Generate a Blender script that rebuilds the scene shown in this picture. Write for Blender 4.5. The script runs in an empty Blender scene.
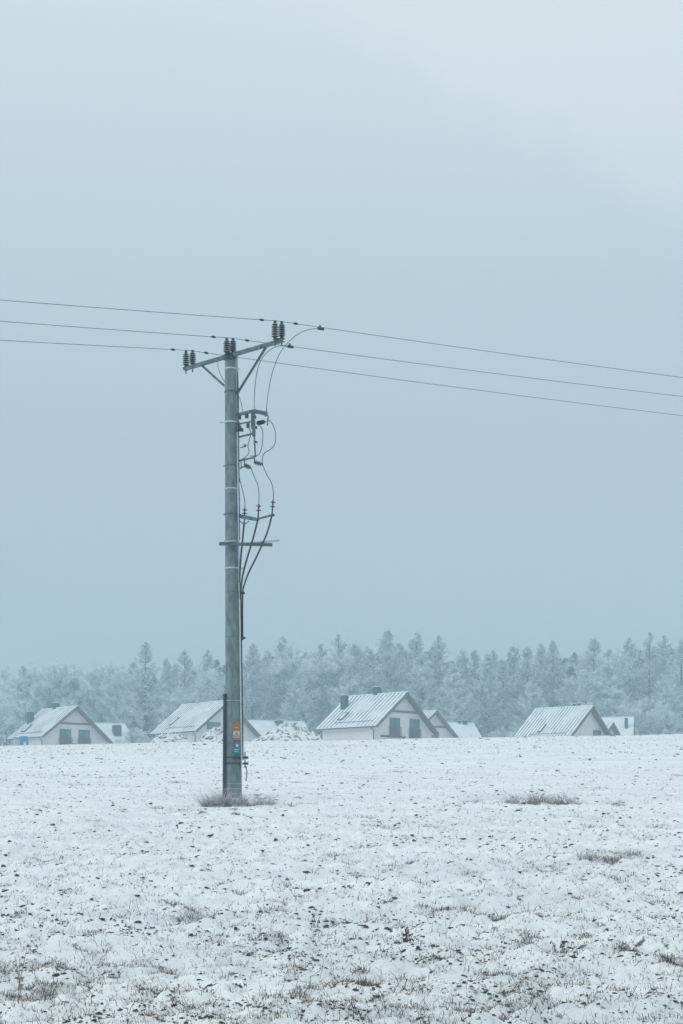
import bpy, math, random
import numpy as np
from mathutils import Vector, Matrix

# ------------------------------------------------------------------ camera, light, exposure
SC = bpy.context.scene
COL = SC.collection
F = 1706.67            # focal length in picture pixels (60 mm lens)
CX, CY = 341.5, 830.0  # principal column and the row of eye level
EYE = 1.5

cam = bpy.data.cameras.new('camera')
cam.sensor_fit = 'VERTICAL'; cam.sensor_height = 36; cam.lens = 60
cam.shift_y = (CY - 512) / 1024
cam.clip_start = 0.1; cam.clip_end = 6000
camo = bpy.data.objects.new('camera', cam); COL.objects.link(camo)
camo.location = (0, 0, EYE); camo.rotation_euler = (math.radians(90), 0, 0)
SC.camera = camo

SUN_EL, SUN_AZ = math.radians(36), math.radians(255)   # azimuth from +Y clockwise
world = bpy.data.worlds.new('World'); SC.world = world
world.use_nodes = True
wn = world.node_tree; wn.nodes.clear()
def W_(t, **k):
    n = wn.nodes.new(t)
    for a, b in k.items(): setattr(n, a, b)
    return n
wl = wn.links.new
sky = W_('ShaderNodeTexSky', sky_type='NISHITA', sun_disc=False, sun_elevation=SUN_EL, sun_rotation=SUN_AZ, dust_density=3.0)
bg1 = W_('ShaderNodeBackground'); bg1.inputs['Strength'].default_value = 0.05
wl(sky.outputs[0], bg1.inputs['Color'])
tc = W_('ShaderNodeTexCoord'); sep = W_('ShaderNodeSeparateXYZ'); wl(tc.outputs['Generated'], sep.inputs[0])
nz = W_('ShaderNodeTexNoise'); nz.inputs['Scale'].default_value = 2.2; nz.inputs['Detail'].default_value = 3; nz.inputs['Roughness'].default_value = 0.45
mp = W_('ShaderNodeMapping'); mp.inputs['Scale'].default_value = (1, 1, 2.2); mp.inputs['Location'].default_value = (0.35, 0.2, 0.1)
wl(tc.outputs['Generated'], mp.inputs[0]); wl(mp.outputs[0], nz.inputs['Vector'])
ma = W_('ShaderNodeMath', operation='MULTIPLY_ADD'); ma.inputs[1].default_value = 0.07; ma.inputs[2].default_value = -0.035
wl(nz.outputs[0], ma.inputs[0])
xt = W_('ShaderNodeMath', operation='MULTIPLY_ADD'); xt.inputs[1].default_value = 0.05
wl(sep.outputs['X'], xt.inputs[0]); wl(ma.outputs[0], xt.inputs[2])
ad = W_('ShaderNodeMath', operation='ADD'); wl(sep.outputs['Z'], ad.inputs[0]); wl(xt.outputs[0], ad.inputs[1])
cr = W_('ShaderNodeValToRGB'); wl(ad.outputs[0], cr.inputs[0])
e = cr.color_ramp
e.elements[0].position = 0.0; e.elements[0].color = (0.36, 0.45, 0.51, 1)
e.elements[1].position = 1.0; e.elements[1].color = (1.0, 1.0, 1.0, 1)
for p, c in ((0.10, (0.400, 0.505, 0.565)), (0.20, (0.445, 0.550, 0.615)), (0.30, (0.495, 0.615, 0.685)), (0.37, (0.585, 0.685, 0.745)), (0.41, (0.635, 0.725, 0.775)), (0.46, (0.69, 0.77, 0.81)), (0.5, (0.73, 0.80, 0.835)), (0.7, (0.86, 0.92, 0.94))):
    q = e.elements.new(p); q.color = (*c, 1)
lb = W_('ShaderNodeMath', operation='MULTIPLY_ADD'); lb.inputs[1].default_value = 0.523; wl(sep.outputs['X'], lb.inputs[0]); wl(sep.outputs['Z'], lb.inputs[2])
nz2 = W_('ShaderNodeTexNoise'); nz2.inputs['Scale'].default_value = 9; nz2.inputs['Detail'].default_value = 5
mp2 = W_('ShaderNodeMapping'); mp2.inputs['Scale'].default_value = (3.0, 1, 0.6); mp2.inputs['Rotation'].default_value = (0, 0.35, 0); wl(tc.outputs['Generated'], mp2.inputs[0]); wl(mp2.outputs[0], nz2.inputs['Vector'])
lb2 = W_('ShaderNodeMath', operation='MULTIPLY_ADD'); lb2.inputs[1].default_value = 0.05; wl(nz2.outputs[0], lb2.inputs[0]); wl(lb.outputs[0], lb2.inputs[2])
mr = W_('ShaderNodeMapRange', interpolation_type='SMOOTHSTEP'); mr.inputs[1].default_value = 0.436; mr.inputs[2].default_value = 0.475; mr.inputs[4].default_value = 0.30; wl(lb2.outputs[0], mr.inputs[0])
mx = W_('ShaderNodeMix', data_type='RGBA'); mx.inputs[7].default_value = (0.80, 0.84, 0.88, 1); wl(mr.outputs[0], mx.inputs[0]); wl(cr.outputs[0], mx.inputs[6])
bg2 = W_('ShaderNodeBackground'); bg2.inputs['Strength'].default_value = 0.99
wl(mx.outputs[2], bg2.inputs['Color'])
asum = W_('ShaderNodeAddShader'); wl(bg1.outputs[0], asum.inputs[0]); wl(bg2.outputs[0], asum.inputs[1])
wo = W_('ShaderNodeOutputWorld'); wl(asum.outputs[0], wo.inputs['Surface'])
bg1.inputs['Strength'].default_value = 0.008

sl = bpy.data.lights.new('sun', 'SUN'); sl.energy = 0.8; sl.angle = math.radians(25); sl.color = (1.0, 0.97, 0.93)
so = bpy.data.objects.new('sun', sl); COL.objects.link(so)
sd = Vector((math.sin(SUN_AZ)*math.cos(SUN_EL), math.cos(SUN_AZ)*math.cos(SUN_EL), math.sin(SUN_EL)))
so.rotation_euler = (-sd).to_track_quat('-Z', 'Y').to_euler(); so.location = sd * 50

SC.view_settings.view_transform = 'Standard'; SC.view_settings.look = 'None'
SC.view_settings.exposure = 0.0; SC.view_settings.gamma = 1
SC.view_settings.use_curve_mapping = False
SC.cycles.volume_bounces = 1
SC.cycles.max_bounces = 6
SC.cycles.diffuse_bounces = 3

# ------------------------------------------------------------------ helpers
def at(px, py, d):
    """a point measured in the photograph, at distance d metres"""
    return Vector(((px - CX) * d / F, d, EYE + (CY - py) * d / F))

def tag(o, label=None, cat=None, group=None, kind=None):
    if label: o['label'] = label
    if cat: o['category'] = cat
    if group: o['group'] = group
    if kind: o['kind'] = kind
    return o

def empty(name, loc=(0, 0, 0), rz=0):
    o = bpy.data.objects.new(name, None); COL.objects.link(o)
    o.location = loc; o.rotation_euler = (0, 0, rz); o.empty_display_size = 0.3
    return o

class MB:
    def __init__(s): s.v = []; s.f = []; s.m = []; s.sm = []
    def add(s, vs, fs, mi=0, smooth=False):
        b = len(s.v); s.v += [tuple(v) for v in vs]
        for f in fs: s.f.append(tuple(i + b for i in f)); s.m.append(mi); s.sm.append(smooth)
        return s
    def box(s, c, size, R=None, mi=0):
        c = Vector(c); R = R or Matrix.Identity(3); hx, hy, hz = [a / 2 for a in size]
        vs = [c + R @ Vector((x, y, z)) for x in (-hx, hx) for y in (-hy, hy) for z in (-hz, hz)]
        return s.add(vs, [(0,1,3,2),(4,6,7,5),(0,4,5,1),(2,3,7,6),(0,2,6,4),(1,5,7,3)], mi)
    def bar(s, a, b, w, h, mi=0, up=(0, 0, 1)):
        a, b = Vector(a), Vector(b); t = (b - a); L = t.length; t.normalize()
        u = Vector(up); sd_ = t.cross(u)
        if sd_.length < 1e-4: sd_ = t.cross(Vector((1, 0, 0)))
        sd_.normalize(); u = sd_.cross(t)
        R = Matrix((t, sd_, u)).transposed()
        return s.box((a + b) / 2, (L, w, h), R, mi)
    def channel(s, a, b, w, h, t=0.012, mi=0):
        """a U channel, web upright"""
        a, b = Vector(a), Vector(b); d = (b - a).normalized(); sd_ = d.cross(Vector((0, 0, 1))).normalized(); u = sd_.cross(d)
        s.bar(a + sd_ * (w/2 - t/2), b + sd_ * (w/2 - t/2), t, h, mi)
        for k in (1, -1):
            o = u * k * (h/2 - t/2) - sd_ * t/2
            s.bar(a + o, b + o, w - t, t - 0.001, mi)
        return s
    def tube(s, pts, r, n=8, mi=0, caps=True):
        pts = [Vector(p) for p in pts]; k = len(pts); rs = r if hasattr(r, '__len__') else [r] * k
        vs, fs = [], []; prev = None
        for i, p in enumerate(pts):
            t = (pts[min(i+1, k-1)] - pts[max(i-1, 0)]).normalized()
            if prev is None:
                prev = t.cross(Vector((0, 0, 1)))
                if prev.length < 1e-3: prev = Vector((1, 0, 0))
            u = (prev - t * prev.dot(t)).normalized(); prev = u; w = t.cross(u)
            for j in range(n):
                a = 2 * math.pi * j / n; vs.append(p + (u * math.cos(a) + w * math.sin(a)) * rs[i])
        for i in range(k - 1):
            for j in range(n):
                fs.append((i*n+j, i*n+(j+1) % n, (i+1)*n+(j+1) % n, (i+1)*n+j))
        s.add(vs, fs, mi, True)
        if caps:
            s.add(vs[:n], [tuple(range(n))[::-1]], mi); s.add(vs[-n:], [tuple(range(n))], mi)
        return s
    def lathe(s, base, prof, n=16, axis=(0, 0, 1), mi=0):
        ax = Vector(axis).normalized(); u = ax.orthogonal().normalized(); w = ax.cross(u); base = Vector(base)
        vs, fs = [], []
        for (r, z) in prof:
            for j in range(n):
                a = 2 * math.pi * j / n; vs.append(base + ax * z + (u * math.cos(a) + w * math.sin(a)) * r)
        for i in range(len(prof) - 1):
            for j in range(n): fs.append((i*n+j, i*n+(j+1) % n, (i+1)*n+(j+1) % n, (i+1)*n+j))
        fs.append(tuple(range(n))[::-1]); fs.append(tuple((len(prof)-1)*n + j for j in range(n)))
        return s.add(vs, fs, mi, False)
    def build(s, name, mats, parent=None):
        me = bpy.data.meshes.new(name); me.from_pydata(s.v, [], s.f)
        for m in (mats if isinstance(mats, (list, tuple)) else [mats]): me.materials.append(m)
        me.polygons.foreach_set('material_index', s.m); me.polygons.foreach_set('use_smooth', s.sm); me.update()
        o = bpy.data.objects.new(name, me); COL.objects.link(o)
        if parent: o.parent = parent
        return o

def smooth_path(pts, n=8):
    """Catmull-Rom through the points"""
    P = [Vector(p) for p in pts]; P = [P[0]*2 - P[1]] + P + [P[-1]*2 - P[-2]]; out = []
    for i in range(1, len(P) - 2):
        a, b, c, d = P[i-1:i+3]
        for k in range(n):
            t = k / n
            out.append(0.5 * ((2*b) + (c - a)*t + (2*a - 5*b + 4*c - d)*t*t + (3*b - a - 3*c + d)*t**3))
    out.append(P[-2]); return out

# materials
def mat(name, col, rough=0.8, col2=None, scale=8.0, stretch=(1, 1, 1), bump=0.0, metal=0.0, thr=None, bscale=None):
    m = bpy.data.materials.new(name); m.use_nodes = True; nt = m.node_tree; b = nt.nodes['Principled BSDF']
    b.inputs['Roughness'].default_value = rough; b.inputs['Metallic'].default_value = metal
    b.inputs['Specular IOR Level'].default_value = 0.3
    b.inputs['Base Color'].default_value = (*col, 1)
    if col2:
        tc_ = nt.nodes.new('ShaderNodeTexCoord'); mp_ = nt.nodes.new('ShaderNodeMapping'); mp_.inputs['Scale'].default_value = stretch
        n = nt.nodes.new('ShaderNodeTexNoise'); n.inputs['Scale'].default_value = scale; n.inputs['Detail'].default_value = 6; n.inputs['Roughness'].default_value = 0.6
        r = nt.nodes.new('ShaderNodeValToRGB'); a, c = thr or (0.35, 0.65)
        r.color_ramp.elements[0].position = a; r.color_ramp.elements[1].position = c
        r.color_ramp.elements[0].color = (*col, 1); r.color_ramp.elements[1].color = (*col2, 1)
        L = nt.links.new; L(tc_.outputs['Object'], mp_.inputs[0]); L(mp_.outputs[0], n.inputs['Vector']); L(n.outputs[0], r.inputs[0]); L(r.outputs[0], b.inputs['Base Color'])
        if bump:
            bp = nt.nodes.new('ShaderNodeBump'); bp.inputs['Strength'].default_value = 0.6; bp.inputs['Distance'].default_value = bump
            src = n
            if bscale:
                src = nt.nodes.new('ShaderNodeTexNoise'); src.inputs['Scale'].default_value = bscale; src.inputs['Detail'].default_value = 5; L(tc_.outputs['Object'], src.inputs['Vector'])
            L(src.outputs[0], bp.inputs['Height']); L(bp.outputs[0], b.inputs['Normal'])
    return m

SNOW = (0.78, 0.83, 0.86)
M = {
 'concrete': mat('pole_concrete', (0.115, 0.160, 0.170), 0.9, (0.215, 0.275, 0.285), 11, (1, 1, 0.35), 0.004),
 'steel': mat('galvanised_steel', (0.05, 0.095, 0.11), 0.6, (0.15, 0.21, 0.23), 9, (1, 1, 1), 0.001, 0.3),
 'steel_pale': mat('frosted_steel', (0.38, 0.50, 0.54), 0.6, (0.55, 0.64, 0.68), 14),
 'steel_dark': mat('dark_steel', (0.025, 0.045, 0.055), 0.6, (0.05, 0.08, 0.09), 12),
 'glaze': mat('brown_glaze', (0.022, 0.034, 0.042), 0.3, (0.05, 0.065, 0.075), 20),
 'rime': mat('rime', (0.62, 0.68, 0.72), 0.9, (0.5, 0.56, 0.6), 20),
 'polymer': mat('polymer_red', (0.07, 0.05, 0.075), 0.5, (0.11, 0.085, 0.11), 20),
 'wire': mat('wire_metal', (0.07, 0.10, 0.11), 0.6, (0.16, 0.19, 0.20), 3),
 'cable': mat('cable_black', (0.018, 0.030, 0.036), 0.55, (0.05, 0.07, 0.08), 4),
 'orange': mat('plate_orange', (0.55, 0.18, 0.045), 0.6, (0.36, 0.13, 0.05), 14),
 'white': mat('plate_white', (0.66, 0.62, 0.55), 0.6, (0.5, 0.5, 0.46), 25),
 'blue': mat('plate_blue', (0.03, 0.235, 0.34), 0.5, (0.05, 0.15, 0.20), 14),
 'bluepaint': mat('cabin_blue', (0.02, 0.30, 0.44), 0.5, (0.03, 0.22, 0.33), 3),
 'wall': mat('white_render', (0.72, 0.68, 0.67), 0.9, (0.64, 0.61, 0.60), 1.5),
 'snow': mat('roof_snow', SNOW, 0.85, (0.60, 0.66, 0.70), 0.8, (1, 1, 1), 0.02, 0, (0.45, 0.75), 6),
 'roofmetal': mat('roof_metal', (0.09, 0.14, 0.17), 0.6, (0.60, 0.66, 0.70), 0.32, (1, 1, 1), 0, 0, (0.46, 0.62)),
 'board': mat('barge_board', (0.105, 0.072, 0.078), 0.8, (0.15, 0.11, 0.115), 3),
 'brick': mat('chimney_brick', (0.022, 0.055, 0.065), 0.85, (0.045, 0.085, 0.095), 8),
 'frame': mat('window_frame', (0.025, 0.055, 0.07), 0.6, (0.045, 0.075, 0.09), 8),
 'pane': mat('window_glass', (0.03, 0.10, 0.115), 0.12, (0.11, 0.20, 0.22), 0.9),
 'bark': mat('bark', (0.015, 0.040, 0.055), 0.95, (0.06, 0.10, 0.12), 1.4, (1, 1, 0.3)),
 'twigdark': mat('twig_bark', (0.012, 0.040, 0.060), 0.95, (0.08, 0.14, 0.17), 1.6),
 'hoar': mat('hoar_frost', (0.80, 0.87, 0.90), 0.9, (0.40, 0.52, 0.58), 0.35, (1, 1, 1), 0, 0, (0.45, 0.68)),
 'straw': mat('dry_straw', (0.20, 0.155, 0.12), 0.95, (0.38, 0.33, 0.28), 5),
 'strawdark': mat('dry_stem', (0.055, 0.052, 0.055), 0.95, (0.11, 0.10, 0.10), 5),
 'soil': mat('frozen_soil', (0.030, 0.040, 0.042), 0.95, (0.075, 0.085, 0.085), 9),
}

# numpy value noise
def _h(ix, iy, seed):
    n = (ix * 374761393 + iy * 668265263 + seed * 1442695041) & 0xffffffff
    n = ((n ^ (n >> 13)) * 1274126177) & 0xffffffff
    return ((n ^ (n >> 16)) & 0xffff) / 65535.0
def vnoise(x, y, seed=0):
    x = np.asarray(x, float); y = np.asarray(y, float)
    ix = np.floor(x).astype(np.int64); iy = np.floor(y).astype(np.int64); fx = x - ix; fy = y - iy
    fx = fx*fx*(3-2*fx); fy = fy*fy*(3-2*fy)
    a = _h(ix, iy, seed); b = _h(ix+1, iy, seed); c = _h(ix, iy+1, seed); d = _h(ix+1, iy+1, seed)
    return (a*(1-fx)+b*fx)*(1-fy) + (c*(1-fx)+d*fx)*fy - 0.5

# ------------------------------------------------------------------ terrain
HY = np.array([-200, 0, 15, 37.1, 60, 80, 100, 120, 140, 165, 200, 300, 420, 1500.0])
HZ = np.array([-6.0, -0.02, 0.86, 2.15, 3.58, 4.98, 6.42, 7.83, 8.52, 9.0, 9.3, 9.6, 9.6, 9.0])
_sl = np.diff(HZ) / np.diff(HY); _m = np.zeros(len(HY)); _m[1:-1] = (_sl[:-1] + _sl[1:]) / 2; _m[0] = _sl[0]; _m[-1] = _sl[-1]
def base_h(x, y):
    x = np.asarray(x, float); y = np.clip(np.asarray(y, float), HY[0], HY[-1])
    k = np.clip(np.searchsorted(HY, y) - 1, 0, len(HY) - 2); h = HY[k+1] - HY[k]; t = (y - HY[k]) / h
    z = (2*t**3-3*t**2+1)*HZ[k] + (t**3-2*t**2+t)*h*_m[k] + (-2*t**3+3*t**2)*HZ[k+1] + (t**3-t**2)*h*_m[k+1]
    ramp = np.clip((y - 40) / 80, 0, 1); ramp = ramp*ramp*(3-2*ramp)
    return z + 0.0172 * np.clip(x, -60, 60) * ramp
def ground(x, y):
    x = np.asarray(x, float); y = np.asarray(y, float)
    fade = np.clip((170 - y) / 60, 0, 1) * np.clip((y + 20) / 20, 0, 1)
    z = base_h(x, y)
    z = z + fade * (0.08 * vnoise(x/7, y/5, 1) + 0.05 * vnoise(x/1.7, y/1.7, 2))
    nf = np.clip((66 - y) / 45, 0, 1) * fade
    c = vnoise(x/0.33, y/0.33, 3); d = vnoise(x/0.14, y/0.14, 4); g = vnoise(x/0.065, y/0.065, 5)
    z = z + nf * (0.10 * (np.abs(c) - 0.17) + 0.085 * d + 0.045 * g)
    return z
def gz(x, y): return float(ground(np.array([x]), np.array([y]))[0])

def build_ground():
    ys = list(np.geomspace(6.0, 170, 860)); ys = list(np.linspace(-30, 5.9, 14)) + ys + list(np.geomspace(175, 1400, 30))
    ys = np.array(ys)
    # columns: dense across the field of view, coarse outside it
    k = np.concatenate([np.linspace(-3.2, -0.30, 26)[:-1], np.linspace(-0.30, 0.30, 720), np.linspace(0.30, 3.2, 26)[1:]])
    w = np.maximum(ys, 26.0)[:, None]
    X = k[None, :] * w; X = np.where(np.abs(k)[None, :] > 0.3, np.sign(k)[None, :]*(0.3*w + (np.abs(k)[None, :]-0.3)*np.maximum(w, 60)), X)
    X = np.clip(X, -1400, 1400) + k[None, :] * 0.01
    Y = np.repeat(ys[:, None], len(k), 1)
    Z = ground(X, Y)
    ny, nx = X.shape
    V = np.stack([X, Y, Z], -1).reshape(-1, 3)
    i = np.arange((ny-1)*(nx-1)); r = i // (nx-1); c = i % (nx-1); a = r*nx + c
    Fc = np.stack([a, a+1, a+nx+1, a+nx], -1)
    me = bpy.data.meshes.new('field'); me.vertices.add(len(V)); me.vertices.foreach_set('co', V.ravel())
    me.loops.add(Fc.size); me.loops.foreach_set('vertex_index', Fc.ravel().astype(np.int32))
    me.polygons.add(len(Fc)); me.polygons.foreach_set('loop_start', np.arange(0, Fc.size, 4, dtype=np.int32))
    me.polygons.foreach_set('use_smooth', np.ones(len(Fc), bool)); me.update(calc_edges=True); me.validate()
    m = bpy.data.materials.new('snowy_field'); m.use_nodes = True; nt = m.node_tree; N = nt.nodes.new; L = nt.links.new
    b = nt.nodes['Principled BSDF']; b.inputs['Roughness'].default_value = 0.85; b.inputs['Specular IOR Level'].default_value = 0.2
    tc_ = N('ShaderNodeTexCoord')
    def noise(sc, det=4, rough=0.6, st=(1, 1, 1)):
        mp_ = N('ShaderNodeMapping'); mp_.inputs['Scale'].default_value = st; L(tc_.outputs['Object'], mp_.inputs[0])
        n = N('ShaderNodeTexNoise'); n.inputs['Scale'].default_value = sc; n.inputs['Detail'].default_value = det; n.inputs['Roughness'].default_value = rough
        L(mp_.outputs[0], n.inputs['Vector']); return n
    def math_(op, a_, b_):
        n = N('ShaderNodeMath'); n.operation = op
        for q, v in ((0, a_), (1, b_)):
            if isinstance(v, (int, float)): n.inputs[q].default_value = v
            else: L(v, n.inputs[q])
        return n.outputs[0]
    def ramp(src, a_, b_):
        r_ = N('ShaderNodeMapRange'); r_.interpolation_type = 'SMOOTHSTEP'; L(src, r_.inputs[0])
        r_.inputs[1].default_value = a_; r_.inputs[2].default_value = b_; return r_.outputs[0]
    fine = noise(9.0, 3, 0.6, (1, 1.0, 0.3)).outputs[0]
    dens = noise(1.1, 3, 0.6, (1, 1.6, 1)).outputs[0]
    mid = noise(2.6, 5, 0.75, (1, 1.3, 0.3)).outputs[0]
    bare = ramp(math_('ADD', fine, math_('MULTIPLY', dens, 0.35)), 0.82, 0.92)
    bare2 = ramp(math_('ADD', mid, math_('MULTIPLY', dens, 0.3)), 0.80, 0.92)
    bare = math_('MAXIMUM', bare, math_('MULTIPLY', bare2, 0.75))
    tint = noise(0.35, 4, 0.6, (1, 2.5, 1)).outputs[0]
    c1 = N('ShaderNodeMix'); c1.data_type = 'RGBA'; c1.inputs[6].default_value = (0.85, 0.90, 0.925, 1); c1.inputs[7].default_value = (0.73, 0.785, 0.82, 1)
    L(ramp(tint, 0.36, 0.66), c1.inputs[0])
    sc_ = N('ShaderNodeMix'); sc_.data_type = 'RGBA'; sc_.inputs[6].default_value = (0.075, 0.085, 0.085, 1); sc_.inputs[7].default_value = (0.20, 0.185, 0.175, 1)
    L(noise(14, 2).outputs[0], sc_.inputs[0])
    c2 = N('ShaderNodeMix'); c2.data_type = 'RGBA'; L(bare, c2.inputs[0]); L(c1.outputs[2], c2.inputs[6]); L(sc_.outputs[2], c2.inputs[7])
    L(c2.outputs[2], b.inputs['Base Color'])
    bp = N('ShaderNodeBump'); bp.inputs['Strength'].default_value = 0.7; bp.inputs['Distance'].default_value = 0.035
    L(noise(16, 5, 0.65).outputs[0], bp.inputs['Height']); L(bp.outputs[0], b.inputs['Normal'])
    me.materials.append(m)
    o = bpy.data.objects.new('field', me); COL.objects.link(o); tag(o, kind='structure')
build_ground()

# ------------------------------------------------------------------ haze
HAZE_DENSITY = 0.0018
hz = MB().box((0, 650, 17), (3600, 2300, 52)); hzm = bpy.data.materials.new('haze'); hzm.use_nodes = True
hn = hzm.node_tree; hn.nodes.clear(); pv = hn.nodes.new('ShaderNodeVolumePrincipled'); ho = hn.nodes.new('ShaderNodeOutputMaterial')
pv.inputs['Color'].default_value = (0.59, 0.81, 0.93, 1); pv.inputs['Density'].default_value = HAZE_DENSITY; pv.inputs['Anisotropy'].default_value = 0.0
hn.links.new(pv.outputs[0], ho.inputs['Volume'])
tag(hz.build('haze', hzm), kind='stuff')

# ------------------------------------------------------------------ the field's stubble, clods and tufts
rng = np.random.default_rng(7)
def mesh_from(name, V, Fc, mats, mi=None):
    me = bpy.data.meshes.new(name); me.vertices.add(len(V)); me.vertices.foreach_set('co', np.asarray(V, np.float32).ravel())
    n = Fc.shape[1]; me.loops.add(Fc.size); me.loops.foreach_set('vertex_index', Fc.ravel().astype(np.int32))
    me.polygons.add(len(Fc)); me.polygons.foreach_set('loop_start', np.arange(0, Fc.size, n, dtype=np.int32))
    if mi is not None: me.polygons.foreach_set('material_index', mi.astype(np.int32))
    for m in mats: me.materials.append(m)
    me.update(calc_edges=True); return me

def blades(P, hgt, wid, lean, curl, seed):
    """curved tapering blades rooted at P: two quads and a tip each"""
    r = np.random.default_rng(seed); n = len(P); a = r.uniform(0, 2*np.pi, n)
    dirv = np.stack([np.cos(a), np.sin(a), np.zeros(n)], -1); b = a + np.pi/2 + r.normal(0, 0.5, n)
    side = np.stack([np.cos(b), np.sin(b), np.zeros(n)], -1) * wid[:, None]
    up = np.array([0, 0, 1.0])
    p1 = P + up*hgt[:, None]*0.55 + dirv*(lean*hgt*0.40)[:, None]
    p2 = P + up*(hgt*(1-curl*0.45))[:, None] + dirv*(lean*hgt*1.1)[:, None]
    V = np.stack([P - side - up*0.02, P + side - up*0.02, p1 + side*0.7, p1 - side*0.7, p2 + side*0.15, p2 - side*0.15], 1).reshape(-1, 3)
    k = np.arange(n)[:, None]*6
    Fc = np.concatenate([k + np.array([[0, 1, 2, 3]]), k + np.array([[3, 2, 4, 5]])], 0)
    return V, Fc

def screen_points(n, y0, y1, power=1.0, spread=0.24):
    inv = rng.uniform(1/y1, 1/y0, n); y = 1/inv; x = rng.uniform(-spread, spread, n) * y
    # the same cover goes on to both sides of the view
    m = int(n*0.9); y2 = 1/rng.uniform(1/y1, 1/y0, m); x2 = (spread*y2 + rng.uniform(0, 7.5, m)) * np.sign(rng.uniform(-1, 1, m))
    return np.concatenate([x, x2]), np.concatenate([y, y2])

def stubble():
    x, y = screen_points(54000, 7.0, 125)
    d = 0.2*vnoise(x/1.2, y/1.2, 11) + 1.1*vnoise(x/0.22, y/0.22, 12)
    keep = d > rng.uniform(-0.5, 1.05, len(x)); x, y = x[keep], y[keep]
    # each root carries a few blades
    k = rng.integers(1, 5, len(x)); x = np.repeat(x, k) + rng.normal(0, 0.02, k.sum()); y = np.repeat(y, k) + rng.normal(0, 0.02, k.sum())
    z = ground(x, y); n = len(x)
    h = (rng.gamma(2.0, 0.009, n) + 0.006) * (0.8 + y/60)
    V, Fc = blades(np.stack([x, y, z], -1), h, rng.uniform(0.0011, 0.0026, n) * (0.8 + y/40), rng.uniform(0.2, 3.4, n), rng.uniform(0, 1.8, n), 21)
    mi = np.tile((rng.random(n) < 0.45).astype(int), 2)
    # small matted clumps, leaves bent every way
    cx_, cy_ = screen_points(420, 7.0, 60); nb = rng.integers(12, 90, len(cx_)); rad = rng.uniform(0.015, 0.075, len(cx_)) * (0.8 + cy_/40)
    X2 = np.repeat(cx_, nb) + rng.normal(0, 1, nb.sum())*np.repeat(rad*1.3, nb); Y2 = np.repeat(cy_, nb) + rng.normal(0, 1, nb.sum())*np.repeat(rad, nb); n2 = len(X2)
    V2, F2 = blades(np.stack([X2, Y2, ground(X2, Y2)], -1), (rng.gamma(2.2, 0.011, n2)+0.006)*(0.8+Y2/60), rng.uniform(0.0011, 0.0028, n2)*(0.8+Y2/40), rng.uniform(0.4, 3.8, n2), rng.uniform(0.3, 1.9, n2), 22)
    # longer single leaves and stems
    X3, Y3 = screen_points(7000, 7.0, 60); n3 = len(X3)
    V3, F3 = blades(np.stack([X3, Y3, ground(X3, Y3)], -1), (rng.gamma(2.5, 0.018, n3)+0.01), rng.uniform(0.0012, 0.0024, n3)*(0.8+Y3/40), rng.uniform(0.0, 3.0, n3), rng.uniform(0, 1.8, n3), 23)
    # weeds along the brow
    X4 = rng.uniform(-30, 30, 5200); Y4 = rng.uniform(80, 124, 5200); X4 += 0.8*vnoise(X4/3, Y4/3, 44)
    V4, F4 = blades(np.stack([X4, Y4, ground(X4, Y4)], -1), rng.gamma(2.0, 0.05, 5200)+0.03, np.full(5200, 0.006), rng.uniform(0, 1.5, 5200), rng.uniform(0, 1, 5200), 24)
    mis = [mi, np.tile((rng.random(n2) < 0.30).astype(int), 2), np.tile((rng.random(n3) < 0.6).astype(int), 2), np.ones(2*5200, int)]
    Fs, off = [], 0
    for v_, f_ in ((V, Fc), (V2, F2), (V3, F3), (V4, F4)): Fs.append(f_ + off); off += len(v_)
    V, Fc, mi = np.concatenate([V, V2, V3, V4]), np.concatenate(Fs), np.concatenate(mis)
    me = mesh_from('field_stubble', V, Fc, [M['strawdark'], M['straw']], mi)
    o = bpy.data.objects.new('field_stubble', me); COL.objects.link(o)
    tag(o, 'short dry stubble and grass blades poking through the snow', 'stubble', kind='stuff')
stubble()

def clods():
    x, y = screen_points(120000, 7.0, 125)
    d = 0.6*vnoise(x/1.3, y/1.3, 31) + 1.2*vnoise(x/0.25, y/0.25, 32)
    keep = d > rng.uniform(-0.2, 1.0, len(x)); x, y = x[keep], y[keep]; n = len(x)
    z = ground(x, y)
    base = np.array([[1,0,0],[.5,.87,0],[-.5,.87,0],[-1,0,0],[-.5,-.87,0],[.5,-.87,0],[.55,.3,.8],[-.3,.5,.9],[-.4,-.45,.75]])
    fs = np.array([[0,1,6],[1,2,7],[1,7,6],[2,3,7],[3,4,8],[3,8,7],[4,5,8],[5,0,6],[5,6,8],[6,7,8]])
    s = np.minimum(rng.gamma(1.3, 0.0030, n) + 0.0018, 0.014) * (0.45 + y/13)
    a = rng.uniform(0, 6.283, n); st = rng.uniform(0.6, 1.9, n)
    B = base[None]*np.ones((n, 1, 1)) + rng.normal(0, 0.22, (n, 9, 3))
    B = B * np.stack([s*st, s, s*rng.uniform(0.5, 1.1, n)], -1)[:, None, :]
    ca, sa = np.cos(a)[:, None], np.sin(a)[:, None]
    Xr = B[..., 0]*ca - B[..., 1]*sa; Yr = B[..., 0]*sa + B[..., 1]*ca
    V = np.stack([Xr + x[:, None], Yr + y[:, None], B[..., 2]*0.8 + z[:, None] - 0.25*s[:, None]], -1).reshape(-1, 3)
    Fc = (np.arange(n)[:, None, None]*9 + fs[None]).reshape(-1, 3)
    me = mesh_from('soil_clods', V, Fc, [M['soil']])
    o = bpy.data.objects.new('soil_clods', me); COL.objects.link(o)
    tag(o, 'small dark clods of frozen soil showing through the snow', 'soil', kind='stuff')
clods()

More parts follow.
